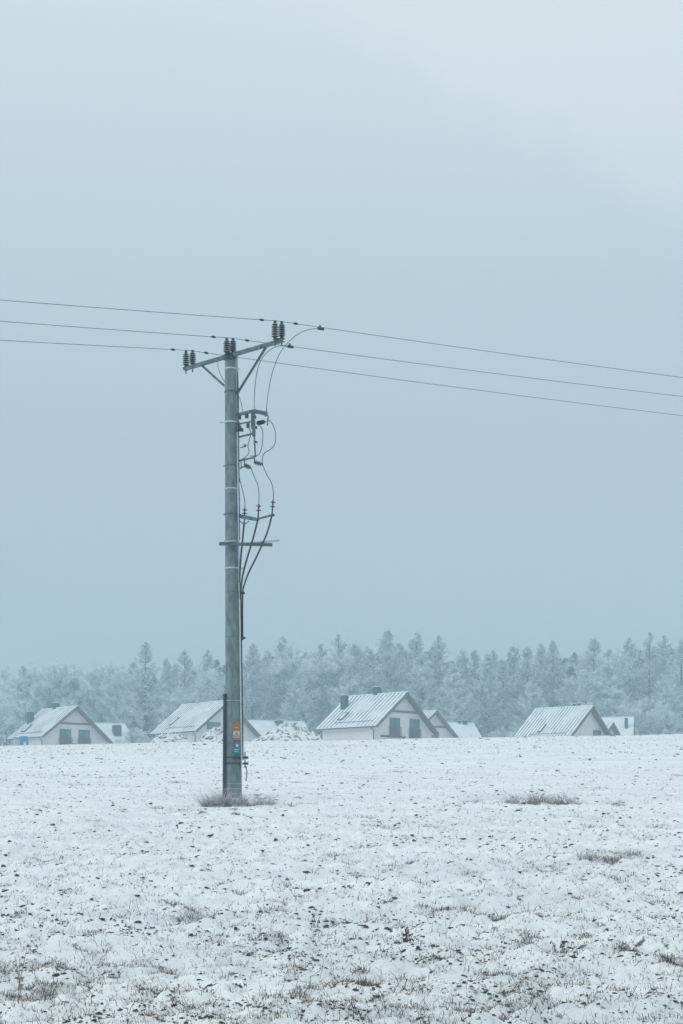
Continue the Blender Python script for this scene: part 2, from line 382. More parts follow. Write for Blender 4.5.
def tuft(name, px, py, wid_px, hgt, n, label, depth=0.5, seed=0, dark=0.5, cat='grass tuft'):
    # where the ground sheet lies on that line of sight
    d = 7.0
    while d < 120:
        p = at(px, py, d)
        if base_h(p.x, p.y) >= p.z: break
        d += 0.1
    x0, y0 = (px - CX)*d/F, d; w = wid_px*d/F/2; r = np.random.default_rng(seed)
    cl = np.clip(r.normal(0, 1, (max(6, int(w*16)), 2)), -2.3, 2.3) * np.array([w*0.55, depth*0.5])
    pick = r.integers(0, len(cl), n)
    loc = cl[pick] + r.normal(0, 1, (n, 2)) * np.array([0.07, 0.07])*min(1, 0.4+w)
    hc = r.uniform(0.25, 1.0, len(cl))[pick]
    zb = gz(x0, y0); z = ground(x0 + loc[:, 0], y0 + loc[:, 1]) - zb
    h = hgt * hc * r.beta(1.6, 2.2, n) * 1.4 * np.exp(-(loc[:, 0]/(w*1.15+0.05))**2)
    V, Fc = blades(np.stack([loc[:, 0], loc[:, 1], z], -1), h, r.uniform(0.0012, 0.0024, n)*(0.7 + d/40), r.uniform(0.2, 2.8, n), r.uniform(0.1, 1.6, n), seed+1)
    mi = np.tile(np.where(r.random(n) < dark, 0, np.where(r.random(n) < (0.4 if px < 300 else 0.75), 1, 2)), 2)
    me = mesh_from(name, V, Fc, [M['strawdark'], M['straw'], M['rime']], mi)
    o = bpy.data.objects.new(name, me); COL.objects.link(o); o.location = (x0, y0, zb)
    tag(o, label, cat, 'clumps of dry grass in the snow')
    return o
tuft('dry_grass_tuft', 231, 807, 108, 0.60, 2500, 'wide shaggy tuft of frosted grey grass round the foot of the utility pole', 1.1, 1, 0.12)
tuft('dry_grass_tuft', 545, 805, 124, 0.46, 1400, 'brownish grass tuft with a raised peak, far out on the right of the field', 0.6, 3, 0.25)
tuft('dry_grass_tuft', 600, 858, 105, 0.17, 1300, 'low flattened patch of brown grass below the peaked tuft on the right', 0.8, 5, 0.3)
tuft('dry_grass_tuft', 190, 914, 60, 0.09, 420, 'thin flat patch of pinkish grass in the left middle of the field', 0.35, 7, 0.5)
tuft('dry_grass_tuft', 445, 912, 42, 0.11, 330, 'small loose patch of stems right of the upright dead stalk', 0.3, 9, 0.6)
tuft('dry_grass_tuft', 360, 990, 40, 0.09, 520, 'dark matted clump of grass and soil near the bottom centre', 0.16, 11, 0.9)
tuft('dry_grass_tuft', 492, 982, 34, 0.07, 240, 'dark low clump of grass near the bottom, right of centre', 0.14, 13, 0.8)
tuft('dry_grass_tuft', 42, 996, 46, 0.11, 420, 'wiry clump of grass near the bottom left corner', 0.2, 15, 0.7)
tuft('dry_grass_tuft', 288, 886, 26, 0.07, 200, 'small dark clump of grass in the middle of the field, right below the pole', 0.2, 17, 0.9)
tuft('dry_grass_tuft', 40, 860, 34, 0.08, 220, 'small dark clump of grass at the left side of the field', 0.3, 19, 0.9)
tuft('dry_grass_tuft', 660, 962, 50, 0.10, 360, 'wiry patch of grass near the right edge of the field', 0.25, 23, 0.7)

def stalk(px, py, hgt, n, label, seed):
    d = 7.0
    while d < 120:
        p = at(px, py, d)
        if base_h(p.x, p.y) >= p.z: break
        d += 0.1
    x0, y0 = (px - CX)*d/F, d; r = random.Random(seed); mb = MB()
    for i in range(n):
        bx, by = r.gauss(0, 0.022), r.gauss(0, 0.022); h = hgt*r.uniform(0.55, 1); lx = r.gauss(0, 0.14)*h
        mb.tube([(bx, by, -0.03), (bx+lx*0.4, by, h*0.5), (bx+lx, by, h)], [0.003, 0.0026, 0.0015], 5)
        for k in range(3):
            t = r.uniform(0.3, 0.95); q = Vector((bx+lx*t, by, h*t)); v = Vector((r.choice((-1, 1))*r.uniform(0.01, 0.025), r.gauss(0, 0.01), r.uniform(-0.02, 0.02)))
            mb.add([q, q+v*0.5+Vector((0, 0, 0.008)), q+v, q+v*0.5-Vector((0, 0, 0.01))], [(0, 1, 2, 3)])
    o = mb.build('dead_stalk', M['straw' if 'pale' in label else 'strawdark']); o.location = (x0, y0, gz(x0, y0)); tag(o, label, 'plant', 'dead stalks standing in the snow')
stalk(408, 948, 0.17, 7, 'upright reddish brown dead stalk with curled leaves, right of centre in the foreground', 3)
stalk(18, 1016, 0.34, 3, 'tall pale dead stem at the bottom left corner of the field', 4)
stalk(314, 924, 0.15, 3, 'thin leaning dead stalk left of the reddish brown upright one', 5)
stalk(562, 952, 0.15, 3, 'thin dead stalk standing well right of the reddish brown upright one', 6)

# ------------------------------------------------------------------ the utility pole
D0 = 37.1
PX, PZ = (234 - CX)*D0/F, 2.15
pole_z = gz(PX, D0)
pole = empty('utility_pole', (PX, D0, pole_z))
tag(pole, 'tall round grey concrete utility pole carrying a crossarm, cables and small signs', 'utility pole')
ORG = Vector((PX, D0, pole_z))
def w(px, py, dd=0.0): return at(px, py, D0 + dd) - ORG
AXB, AXT = 233.8, 230.5
def axis_px(py): return AXT + (AXB - AXT) * (py - 355) / (800 - 355)
def pole_r(py): return (11.3 + (16.4 - 11.3) * (py - 355) / (800 - 355)) / 46 / 2
sh = MB(); prof = []
for i in range(21):
    t = i/20; py = 815 + (356.5 - 815)*t
    prof.append((w(axis_px(py), py), pole_r(py)))
sh.tube([p for p, r in prof], [r for p, r in prof], 28)
sh.build('shaft', M['concrete'], pole)
top = w(axis_px(356.5), 356.5)
MB().lathe(top + Vector((0, 0, 0.002)), [(0.112, 0), (0.118, 0.03), (0.06, 0.05)], 18).build('cap', M['steel_dark'], pole)

# crossarm
LA, RA = w(184.5, 369.0, 0.95), w(284.0, 340.0, -1.22)
arm_dir = (RA - LA).normalized(); wire_dir = Vector((1.0, 0.6, 0)).normalized()
arm = MB().channel(LA, RA, 0.085, 0.070, 0.012).build('crossarm', M['steel'], pole)
arm_mid = LA + (RA - LA) * 0.47
MB().bar(arm_mid + Vector((0, 0.0, -0.02)) - arm_dir*0.13, arm_mid + arm_dir*0.13 + Vector((0, 0.0, -0.02)), 0.13, 0.13).build('crossarm_bracket', M['steel_dark'], pole)
# braces under the arm
bL0, bL1 = w(202.5, 366.0, 0.62), w(224.6, 386.0, 0.03)
bR0, bR1 = w(266.5, 346.5, -0.80), w(237.0, 394.0, -0.02)
for a, b in ((bL0, bL1), (bR0, bR1)):
    MB().channel(a, b, 0.04, 0.038, 0.008).build('brace', M['steel'], pole)

def insulator(base, h, r, parent=pole, name='insulator', axis=(0, 0, 1), n_shed=7, core='glaze', frost=True):
    mb = MB(); ax = Vector(axis).normalized(); prof = [(r*0.5, 0), (r*0.45, h*0.06)]; rm = MB()
    for k in range(n_shed):
        z = h*(0.08 + 0.84*k/n_shed); dz = h*0.84/n_shed; R = r*(1.0 if k < n_shed-1 else 0.85)
        prof += [(r*0.40, z+dz*0.12), (R, z+dz*0.26), (R*0.97, z+dz*0.40), (r*0.42, z+dz*0.75)]
        if frost and k % 1 == 0:
            rm.lathe(Vector(base)+ax*(z+dz*0.42), [(R*0.98, 0), (R*0.85, dz*0.14), (r*0.55, dz*0.20)], 12, ax)
    prof += [(r*0.42, h*0.95), (r*0.38, h)]
    mb.lathe(base, prof, 14, axis)
    o = mb.build(name, M[core], parent)
    if frost: rm.build('rime', M['rime'], o)
    return o
INS_TOP = []
pairs = [((186.0, 366.6, 350.5), (192.6, 365.0, 350.0), 0.95), ((226.8, 353.6, 338.2), (233.0, 352.4, 338.5), -0.12), ((275.0, 338.6, 321.3), (281.8, 337.6, 322.2), -1.12)]
for (xa, ya, ta), (xb, yb, tb), dd in pairs:
    tops = []
    for (x, yb_, yt_, off) in ((xa, ya, ta, -0.045), (xb, yb, tb, 0.045)):
        base = w(x, yb_, dd + off); h = (yb_ - yt_)/46.0
        insulator(base, h*0.94, 0.078, n_shed=6)
        MB().tube([base + Vector((0, 0, -0.16)), base + Vector((0, 0, 0.01))], 0.014, 8).build('insulator_pin', M['steel_dark'], pole)
        MB().lathe(base + Vector((0, 0, h*0.94-0.006)), [(0.03, 0), (0.034, 0.02), (0.02, 0.035)], 10).build('insulator_cap', M['steel_dark'], pole)
        tops.append(base + Vector((0, 0, h*0.94 + 0.025)))
    c = (w(xa, ya, dd-0.045) + w(xb, yb, dd+0.045))/2
    MB().bar(w(xa-1.5, ya+0.6, dd-0.06), w(xb+1.5, yb+0.6, dd+0.06), 0.07, 0.018).build('insulator_plate', M['steel_dark'], pole)
    INS_TOP.append(tops)

# bands round the shaft
def band(py, hgt, material='steel', grow=0.012, left=0, right=0):
    c = w(axis_px(py), py); r = pole_r(py) + grow
    mb = MB(); mb.lathe(c - Vector((0, 0, hgt/2)), [(r-0.01, 0), (r, 0.002), (r, hgt-0.002), (r-0.01, hgt)], 28)
    if left: mb.bar(c + Vector((-r-left, 0, 0)), c + Vector((-r+0.02, 0, 0)), 0.03, hgt*0.8)
    if right: mb.bar(c + Vector((r-0.02, 0, 0)), c + Vector((r+right, 0, 0)), 0.03, hgt*0.8)
    return mb.build('band', M[material], pole)
band(369, 0.035, 'steel_pale', 0.012, 0, 0.07); band(392, 0.03, 'steel', 0.012, 0.0, 0.02)
band(422.5, 0.035, 'steel_pale', 0.014, 0.10, 0.05); band(466, 0.02, 'steel', 0.008, 0.03)
band(489, 0.028, 'steel_pale', 0.012, 0, 0.02); band(495, 0.014, 'steel', 0.005)
band(514.5, 0.028, 'steel', 0.014, 0.02, 0.05); band(568.5, 0.035, 'steel_pale', 0.012, 0, 0.08)
band(592.5, 0.012, 'steel', 0.005, 0, 0.03); band(637, 0.014, 'steel', 0.005, 0, 0.02)
band(701, 0.012, 'steel_pale', 0.02); band(757.5, 0.03, 'steel_dark', 0.014, 0, 0.08); band(763.5, 0.03, 'steel_dark', 0.016, 0, 0.10)
for p_ in (784, 789, 794): band(p_, 0.010, 'rime', 0.006)

# conduits
def along(py0, py1, dx_px, dd, n=12, wob=0):
    return [w(axis_px(py0+(py1-py0)*i/n) + pole_r(py0+(py1-py0)*i/n)*46 + dx_px, py0+(py1-py0)*i/n, dd) for i in range(n+1)]
MB().tube(along(432, 766, 0.1, -0.12), 0.015, 8).build('conduit', M['steel_pale'], pole)
MB().tube(along(590, 760, 1.6, -0.03), 0.014, 8).build('cable_run', M['cable'], pole)
MB().tube(along(356, 432, 0.8, 0.02), 0.011, 8).build('earthing_lead', M['steel_dark'], pole)
MB().tube([w(224.8, 694, -0.1), w(224.4, 740, -0.1), w(224.0, 806, -0.1)], 0.034, 10).build('cable_guard', M['cable'], pole)
for py, dx in ((593, 3.0), (638, 3.0), (597, -1)):
    if dx > 0: MB().box(w(axis_px(py)+pole_r(py)*46+dx, py, -0.03), (0.11, 0.05, 0.045)).build('cable_clamp', M['steel_dark'], pole)
# clamp with a hanging handle
MB().box(w(246.0, 757.5, -0.05), (0.09, 0.06, 0.05)).box(w(246.0, 763.5, -0.05), (0.10, 0.07, 0.05)).tube([w(245, 752, -0.05), w(245, 768, -0.05)], 0.012, 8).build('clamp', M['steel_dark'], pole)
MB().tube(smooth_path([w(246, 766, -0.07), w(246.9, 772, -0.07), w(246.6, 778, -0.07), w(245.8, 781, -0.07)]), 0.013, 6).build('handle', M['steel'], pole)
MB().box(w(236.5, 758.8, -0.245), (0.17, 0.02, 0.04)).build('clamp_plate', M['steel_dark'], pole)

# sign plates facing the field
def plate(name, px, py, wpx, hpx, m, label, off=0.0):
    c = w(px, py, -(pole_r(py) + 0.02 + off)); R = Matrix.Rotation(math.radians(14), 3, 'Z')
    mb = MB().box(c, (wpx*0.92/46, 0.006, hpx/46), R); o = mb.build(name, M[m], pole)
    if label: o['label'] = label
    return o, c, R
def glyph(parent, c, R, pts, m, dz=-0.006, thick=0.004, name='symbol'):
    vs = [c + R @ Vector((x, dz, z)) for x, z in pts] + [c + R @ Vector((x, dz-thick, z)) for x, z in pts]; n = len(pts)
    fs = [tuple(range(n)), tuple(range(n, 2*n))[::-1]] + [(i, (i+1) % n, n+(i+1) % n, n+i) for i in range(n)]
    return MB().add(vs, fs).build(name, M[m], parent)
o, c, R = plate('sign', 236.4, 725.8, 7.0, 9.4, 'orange', 'plain orange plate')
glyph(o, c, R, [(-0.045, -0.05), (0.045, -0.05), (0.045, -0.038), (-0.045, -0.038)], 'white')
o, c, R = plate('sign', 236.4, 735.4, 7.0, 9.0, 'white', 'white plate with an orange warning triangle')
glyph(o, c, R, [(-0.066, -0.04), (0.066, -0.04), (0.004, 0.085)], 'orange')
glyph(o, c, R, [(-0.036, -0.024), (0.038, -0.024), (0.003, 0.05)], 'white', -0.0105)
glyph(o, c, R, [(0.012, 0.034), (-0.010, 0.004), (0.000, 0.002), (-0.008, -0.022), (0.014, 0.010), (0.003, 0.012)], 'steel_dark', -0.015)
glyph(o, c, R, [(-0.07, -0.094), (0.07, -0.094), (0.07, -0.055), (-0.07, -0.055)], 'orange')
o, c, R = plate('sign', 236.6, 747.6, 8.0, 11.5, 'blue', 'blue plate with a pale round mark')
glyph(o, c, R, [(0.032*math.cos(a*math.pi/8)+0.01, 0.032*math.sin(a*math.pi/8)+0.045) for a in range(16)], 'rime')
glyph(o, c, R, [(-0.05, -0.05), (0.05, -0.05), (0.05, -0.034), (-0.05, -0.034)], 'rime')
glyph(o, c, R, [(-0.05, -0.09), (0.02, -0.09), (0.02, -0.078), (-0.05, -0.078)], 'rime')

# the switch frame to the right of the shaft
q = lambda px, py, dd: w(px, py, dd)
C0, C1, C2 = (237, 415, -0.02), (253.5, 411, -0.36), (267, 413.8, -0.18)
fr = MB()
fr.channel(q(*C0), q(*C1), 0.05, 0.06, 0.010)
fr.bar(q(*C1), q(*C2), 0.055, 0.075)
fr.bar(q(237, 437.5, -0.02), q(253.5, 433.5, -0.36), 0.035, 0.035)
fr.bar(q(253.7, 410, -0.36), q(253.9, 436, -0.36), 0.07, 0.05, up=(0, 1, 0))
fr.bar(q(252.2, 413, -0.33), q(252.2, 429, -0.33), 0.05, 0.03, up=(0, 1, 0))
fr.tube([q(238.4, 430, -0.05), q(239.0, 483, -0.05)], 0.015, 8)
fr.tube([q(253.9, 430, -0.36), q(255.4, 457, -0.34)], 0.019, 8)
fr.bar(q(239.4, 460.8, -0.05), q(254.5, 457.3, -0.34), 0.03, 0.035)
fr.bar(q(237, 424.5, -0.02), q(253.5, 421, -0.36), 0.03, 0.03)
fr.build('switch_frame', M['steel'], pole)
insulator(q(257, 423.3, -0.30), 0.23, 0.05, name='switch_insulator', axis=(q(266.5, 421.3, -0.15)-q(257, 423.3, -0.30)), n_shed=5, frost=False)
insulator(q(239.6, 431.5, -0.08), 0.14, 0.055, name='switch_insulator', n_shed=4)
insulator(q(248.0, 428.0, -0.24), 0.14, 0.052, name='switch_insulator', n_shed=4)
for a, s in (((239.5, 417.6, -0.1), .07), ((246.8, 416.2, -0.24), .075), ((242.0, 430.0, -0.1), .06), ((255.2, 417.0, -0.33), .05), ((256.0, 427.5, -0.33), .05)):
    MB().box(q(*a), (s, s*0.8, s*1.1)).build('switch_contact', M['steel_dark'], pole)
MB().bar(q(266.5, 409, -0.18), q(265.5, 417, -0.18), 0.025, 0.02, up=(0, 1, 0)).tube(smooth_path([q(265.7, 414, -0.18), q(268.3, 416.5, -0.18), q(267.5, 421, -0.18), q(267.6, 425.5, -0.18)]), 0.014, 8).build('switch_blade', M['steel'], pole)
MB().tube(smooth_path([q(240.5, 447.7, -0.1), q(243, 447, -0.14), q(245, 445.6, -0.17)]), 0.012, 6).tube([q(244.8, 446.8, -0.17), q(245.2, 444.4, -0.17)], 0.03, 8).build('switch_hook', M['steel'], pole)
MB().tube([q(255.2, 441.5, -0.35), q(257.2, 442.5, -0.33)], 0.022, 8).build('switch_hook', M['steel_dark'], pole)
# two small arresters on the lower rail
for (x0, y0, x1, y1, dd) in ((244.5, 465.0, 251.0, 468.0, -0.16), (254.5, 462.2, 262.6, 464.6, -0.34)):
    a, b = q(x0, y0, dd), q(x1, y1, dd + 0.06)
    MB().bar(q(x0, y0-6.5, dd), q(x0, y0+1, dd), 0.03, 0.02, up=(0, 1, 0)).build('arrester_bracket', M['steel'], pole)
    insulator(a, (b-a).length, 0.055, name='arrester', axis=(b-a), n_shed=4, frost=True)
MB().bar(q(241, 461, -0.07), q(241.2, 469, -0.07), 0.02, 0.02, up=(0, 1, 0)).bar(q(240, 468.3, -0.06), q(245, 466.0, -0.15), 0.02, 0.02).build('arrester_bracket', M['steel'], pole)

# V bracket and lower platform
MB().bar(q(238, 516.3, -0.05), q(258.2, 519.8, -0.42), 0.05, 0.07).bar(q(258.0, 519.0, -0.42), q(273.2, 514.8, -0.36), 0.03, 0.04).bar(q(239, 514.8, 0.0), q(255, 518.0, -0.35), 0.03, 0.03).tube([q(238.5, 519.5, 0), q(244, 525, -0.2), q(249, 521, -0.3)], 0.011, 6).build('cable_bracket', M['steel'], pole)
MB().box(q(273, 515, -0.36), (0.06, 0.05, 0.05)).build('cable_bracket_end', M['steel_dark'], pole)
MB().channel(q(219, 543.8, -0.24), q(272.5, 544.8, -0.30), 0.07, 0.065, 0.012).build('platform_beam', M['steel'], pole)
MB().channel(q(238, 544.4, 0.24), q(279.5, 540.6, 0.24), 0.05, 0.04, 0.010).build('platform_beam', M['steel_pale'], pole)
for x in (222.5, 227, 233.5, 262):
    MB().tube([q(x, 541.5, -0.25), q(x, 546.5, -0.25)], 0.018, 6).build('bolt', M['steel_dark'] if x > 230 else M['steel_pale'], pole)
MB().bar(q(224, 541.6, -0.23), q(236, 540.8, -0.23), 0.05, 0.03).build('platform_strap', M['steel_pale'], pole)

# jumpers (bare wire) and the insulated cables
def cable(pts, r, name, m='wire'):
    return MB().tube(smooth_path([q(*p) for p in pts], 7), r, 6).build(name, M[m], pole)
J1 = (320.0, 328.6); J2 = (289.5, 346.6)
JR = 0.0088
def d_on(i, px):
    d_i = [D0+0.95, D0-0.12, D0-1.12][i]; x_i = ORG.x + INS_TOP[i][0].x
    k = (px - CX)/F; return (d_i - 0.6*x_i)/(1 - 0.6*k) - D0
cable([(*J1, d_on(2, 320)), (311, 329.2, -0.9), (300, 333, -0.95), (288, 342.5, -0.9), (279, 355, -0.75), (272, 374, -0.5), (268, 395, -0.3), (266.2, 412, -0.18)], JR, 'jumper')
cable([(*J2, d_on(1, 289.5)), (279, 346.0, 0.2), (270, 350, 0.05), (262, 358.5, -0.1), (257, 372, -0.25), (254.6, 392, -0.32), (254.2, 411, -0.36)], JR, 'jumper')
cable([(219.5, 357.5, 0.4), (217.8, 364, 0.35), (219.5, 372, 0.25), (225, 382, 0.2), (236.5, 393, 0.12), (240.6, 401, -0.05), (243, 413, -0.15)], JR*0.8, 'jumper')
for pts in ([(267.5, 419, -0.18), (272.5, 424, -0.16), (275.4, 433, -0.16), (275.0, 443, -0.18), (271, 449, -0.2), (264.5, 453, -0.25), (262.4, 458, -0.28), (262.6, 464, -0.28)],
            [(258.5, 424, -0.26), (262.3, 430, -0.24), (262.6, 440, -0.24), (261.3, 449, -0.26), (257.5, 455.5, -0.3), (250, 456, -0.25)],
            [(249, 428, -0.24), (250.8, 434, -0.22), (248, 445, -0.2), (249, 452, -0.2), (246, 456.5, -0.2), (242, 459, -0.1)]):
    cable(pts, 0.0095, 'jumper')
ends = []
tails = ([(262.6, 465, -0.28), (266.5, 474, -0.3), (271.5, 483, -0.33), (273.5, 493, -0.35), (272.8, 505, -0.36), (272.0, 515, -0.36)],
         [(250.8, 468, -0.12), (254, 476, -0.2), (258.0, 486, -0.32), (259.0, 498, -0.4), (258.4, 510, -0.43), (258, 519, -0.43)],
         [(239.3, 478, -0.05), (242, 488, -0.1), (244.6, 500, -0.14), (244.8, 512, -0.16), (244.2, 523, -0.18)])
for t in tails: cable(t, 0.0095, 'jumper')
for (x0, y0, x1, y1, dd) in ((273.2, 500, 272.0, 514.5, -0.36), (258.9, 504, 258.1, 518, -0.43), (244.8, 508, 244.4, 520, -0.16)):
    a, b = q(x0, y0, dd), q(x1, y1, dd); t = (b-a); o = MB().tube([a, b], 0.017, 8).build('cable_termination', M['polymer'], pole)
    for k in (0.12, 0.42): MB().lathe(a + t*k, [(0.018, 0), (0.062, 0.008), (0.062, 0.014), (0.018, 0.02)], 12, t).build('shed', M['polymer'], o)
cable([(272.0, 515, -0.36), (268.0, 530, -0.38), (262.0, 545, -0.38), (255, 560, -0.34), (248.5, 573, -0.28), (244.6, 584, -0.18), (242.6, 595, -0.06), (242.6, 640, -0.04)], 0.020, 'power_cable', 'cable')
cable([(258.0, 519, -0.43), (254, 535, -0.42), (249.0, 552, -0.36), (243.4, 572, -0.26), (241.0, 588, -0.16), (240.6, 600, -0.12)], 0.021, 'power_cable', 'cable')
cable([(244.3, 521, -0.16), (242.6, 540, -0.18), (240.8, 558, -0.16), (239.6, 580, -0.12), (239.8, 600, -0.1)], 0.020, 'power_cable', 'cable')
MB().tube(smooth_path([q(237.5, 372, -0.02), q(238.2, 400, -0.02), q(238.0, 432, -0.02)]), 0.016, 8).build('riser_pipe', M['steel'], pole)
cable([(238.8, 484, -0.04), (239.6, 500, -0.04), (239.4, 520, -0.04), (239.7, 540, -0.04)], 0.012, 'jumper', 'wire')

# the three conductors
names = [('lowest of the three overhead wires, tied to the left end of the crossarm', 349.6, 340.2, 415.8),
         ('middle of the three overhead wires, tied above the top of the pole', 337.8, 321.2, 396.6),
         ('highest of the three overhead wires, tied to the right end of the crossarm', 321.0, 300.0, 377.6)]
for i, (lab, ypole, yl, yr) in enumerate(names):
    p0 = (INS_TOP[i][0] + INS_TOP[i][1])/2 + ORG
    d_i = [D0+0.95, D0-0.12, D0-1.12][i]
    def edge(px, py):
        k = (px-CX)/F; y = (p0.y - 0.6*p0.x)/(1-0.6*k); return Vector((k*y, y, EYE + (CY-py)*y/F))
    root = empty('power_line', p0); pts = []
    for px, py, sgn in ((0, yl, -1), (683, yr, 1)):
        E = edge(px, py); s1 = math.hypot(E.x-p0.x, E.y-p0.y); bb = 0.0007
        a_ = (E.z - p0.z - bb*s1*s1)/s1
        seg = [Vector((sgn*s*wire_dir.x, sgn*s*wire_dir.y, a_*s + bb*s*s)) for s in [0.15, 1, 2, 4, 6, 9, 12, 16, 20, 26, 32, 40, 50, 60]]
        if sgn < 0: pts = seg[::-1] + [Vector((0, 0, 0))]
        else: pts += seg
        slope = a_
        # preformed tie end beside the insulator
        sp = 0.42 if sgn > 0 else 0.40
        c = Vector((sgn*sp*wire_dir.x, sgn*sp*wire_dir.y, a_*sp))
        MB().lathe(c - wire_dir*0.06, [(0.008, 0), (0.026, 0.035), (0.026, 0.085), (0.008, 0.12)], 10, wire_dir).build('splice', M['steel_dark'], root)
    MB().tube(pts, 0.0062, 6).build('wire', M['wire'], root)
    tag(root, lab, 'wire', 'overhead wires')
    for j, (jx, jy) in ((2, J1), (1, J2)):
        if i == j:
            k = (jx-CX)/F; y = (p0.y - 0.6*p0.x)/(1-0.6*k); c = Vector((k*y, y, EYE+(CY-jy)*y/F)) - p0
            MB().bar(c - wire_dir*0.05, c + wire_dir*0.09, 0.05, 0.05).lathe(c + Vector((0, 0, -0.01)), [(0.06, 0), (0.03, 0.04), (0.012, 0.085)], 8).build('tap_clamp', M['steel_dark'], root)
    if i == 0: pass

# ------------------------------------------------------------------ houses
def house(name, label, apex_px, d, alpha, L=9.8, Rl=5.5, Rr=5.7, dl=4.26, dr=4.8, over=0.75, windows=(), chimneys=(), sky=(), collar=True, seams=0.62, sw=0.12, guard=True, cat='house', tilt=0.0, pipe=True, side=()):
    A = at(apex_px[0], apex_px[1], d); al = math.radians(alpha)
    g0 = float(base_h(A.x, A.y)); H = A.z - g0
    root = empty(name, (A.x, A.y, g0), -al); tag(root, label, cat, 'houses behind the brow of the field')
    # local x = outward normal of the front gable, local -y = the near slope
    tr = 0.16
    def zr(y): return H - (dl/Rl*(-y) if y < 0 else dr/Rr*y)
    # walls: gable prism
    wl_, wr_ = -Rl + over*0.75, Rr - over*0.75
    x0, x1 = -L + over, -over; wall = MB(); drop = tr + 0.05
    prof = [(wl_, 0), (wr_, 0), (wr_, zr(wr_)-drop), (0, H-drop), (wl_, zr(wl_)-drop)]
    vs = [(x1, y, z) for y, z in prof] + [(x0, y, z) for y, z in prof]
    wall.add(vs, [(0,1,2,3,4), (9,8,7,6,5)] + [(i, 5+i, 5+(i+1) % 5, (i+1) % 5) for i in range(5)])
    wl_o = wall.build('wall', M['wall'], root)
    # roof slabs, snow with standing seams
    roof = MB()
    for s_, R_, dz in ((-1, Rl, dl), (1, Rr, dr)):
        a = [( -L, 0, H), (0, 0, H), (0, s_*R_, H-dz), (-L, s_*R_, H-dz)]
        nrm = Vector((0, s_*dz, R_)).normalized()
        b = [tuple(Vector(v) - nrm*tr - Vector((0,0,0)) ) for v in a]
        b[0] = (-L, 0, H-tr*1.25); b[1] = (0, 0, H-tr*1.25)
        roof.add(a + b, [(0,1,2,3), (7,6,5,4), (1,5,6,2), (3,7,4,0), (2,6,7,3)], 0)
        k = int(L/seams) if seams else 1
        for j in range(k+1) if seams else ():
            x = -L + 0.03 + (L-0.06)*j/k
            p, p2 = Vector((x, s_*0.06, H - dz*0.06/R_)) + nrm*0.012, Vector((x, s_*R_*0.985, H-dz*0.985)) + nrm*0.012
            roof.bar(p, p2, sw, 0.04, 1, up=nrm)
    roof.tube([(-L, 0, H+0.02), (0.0, 0, H+0.02)], 0.09, 8, 0)
    ro = roof.build('roof', [M['snow'], M['roofmetal']], root)
    # barge boards on the front verge
    bb = MB(); wid = 0.30
    for s_, R_, dz in ((-1, Rl, dl), (1, Rr, dr)):
        nrm = Vector((0, s_*dz, R_)).normalized()
        a, b = Vector((0.03, 0, H)) - nrm*wid/2, Vector((0.03, s_*R_, H-dz)) - nrm*wid/2
        bb.bar(a, b, 0.05, wid, 0, up=nrm)
        # boarded soffit of the overhang
        a, b = Vector((-over/2, 0, H)) - nrm*(tr+0.035), Vector((-over/2, s_*R_*0.99, H-dz*0.99)) - nrm*(tr+0.035)
        bb.bar(a, b, over*0.96, 0.03, 0, up=nrm)
    bb.build('barge_board', M['board'], root)
    if collar:
        zc = H - 2.35; yl, yr = -(2.35-0.3)*Rl/dl, (2.35-0.3)*Rr/dr
        MB().box((x1+0.07, (yl+yr)/2, zc), (0.12, yr-yl, 0.24)).build('collar_beam', M['board'], root)
    # gutter + downpipe at the near eave
    MB().tube([(-L, -Rl-0.05, H-dl-0.10), (0, -Rl-0.05, H-dl-0.10)], 0.07, 8).build('gutter', M['frame'], root)
    if pipe: MB().tube([(x1-0.1, wl_-0.07, 0.0), (x1-0.1, wl_-0.07, H-dl-0.5), (x1-0.1, -Rl+0.02, H-dl-0.15)], 0.05, 8).build('downpipe', M['frame'], root)
    for (y, ztop, wid_, hgt, bal) in windows:
        zc = H - ztop - hgt/2
        fr_ = MB(); t = 0.09
        for yy, ww, zz, hh in ((y, wid_, zc+hgt/2-t/2, t), (y, wid_, zc-hgt/2+t/2, t), (y-wid_/2+t/2, t, zc, hgt-2*t), (y+wid_/2-t/2, t, zc, hgt-2*t), (y, t, zc, hgt-2*t)):
            fr_.box((x1+0.02, yy, zz), (0.10, ww, hh))
        fo = fr_.build('window', M['frame'], root)
        MB().box((x1+0.015, y, zc), (0.03, wid_-t, hgt-t)).build('pane', M['pane'], fo)
        MB().box((x1+0.05, y, zc-hgt/2-0.04), (0.16, wid_+0.15, 0.06)).build('sill', M['board'], fo)
        if bal:
            r_ = MB(); zb = zc - hgt/2 + 0.02; ww = wid_ + 0.3; xb = x1 + 0.16
            for zz in (zb+0.03, zb+1.08): r_.bar((xb, y-ww/2, zz), (xb, y+ww/2, zz), 0.04, 0.06)
            nb = 14
            for j in range(nb+1):
                yy = y - ww/2 + ww*j/nb; r_.bar((xb, yy, zb+0.05), (xb, yy, zb+1.06), 0.025, 0.06, up=(0, 1, 0))
            for yy in (y-ww/2, y+ww/2):
                for zz in (zb+0.03, zb+1.08): r_.bar((x1, yy, zz), (xb, yy, zz), 0.035, 0.045)
            r_.build('balcony_railing', M['board'], root)
    for (s_, qy, size, up, m) in chimneys:
        zb = zr(qy); c = MB().box((-s_, qy, zb - 0.5 + (up+0.5)/2), (size, size*0.9, up+0.5+0.6))
        co = c.build('chimney', M[m], root)
        MB().box((-s_, qy, zb - 0.5 + (up+0.5) + 0.36), (size+0.03, size*0.9+0.03, 0.07)).build('chimney_cap', M['snow'], co)
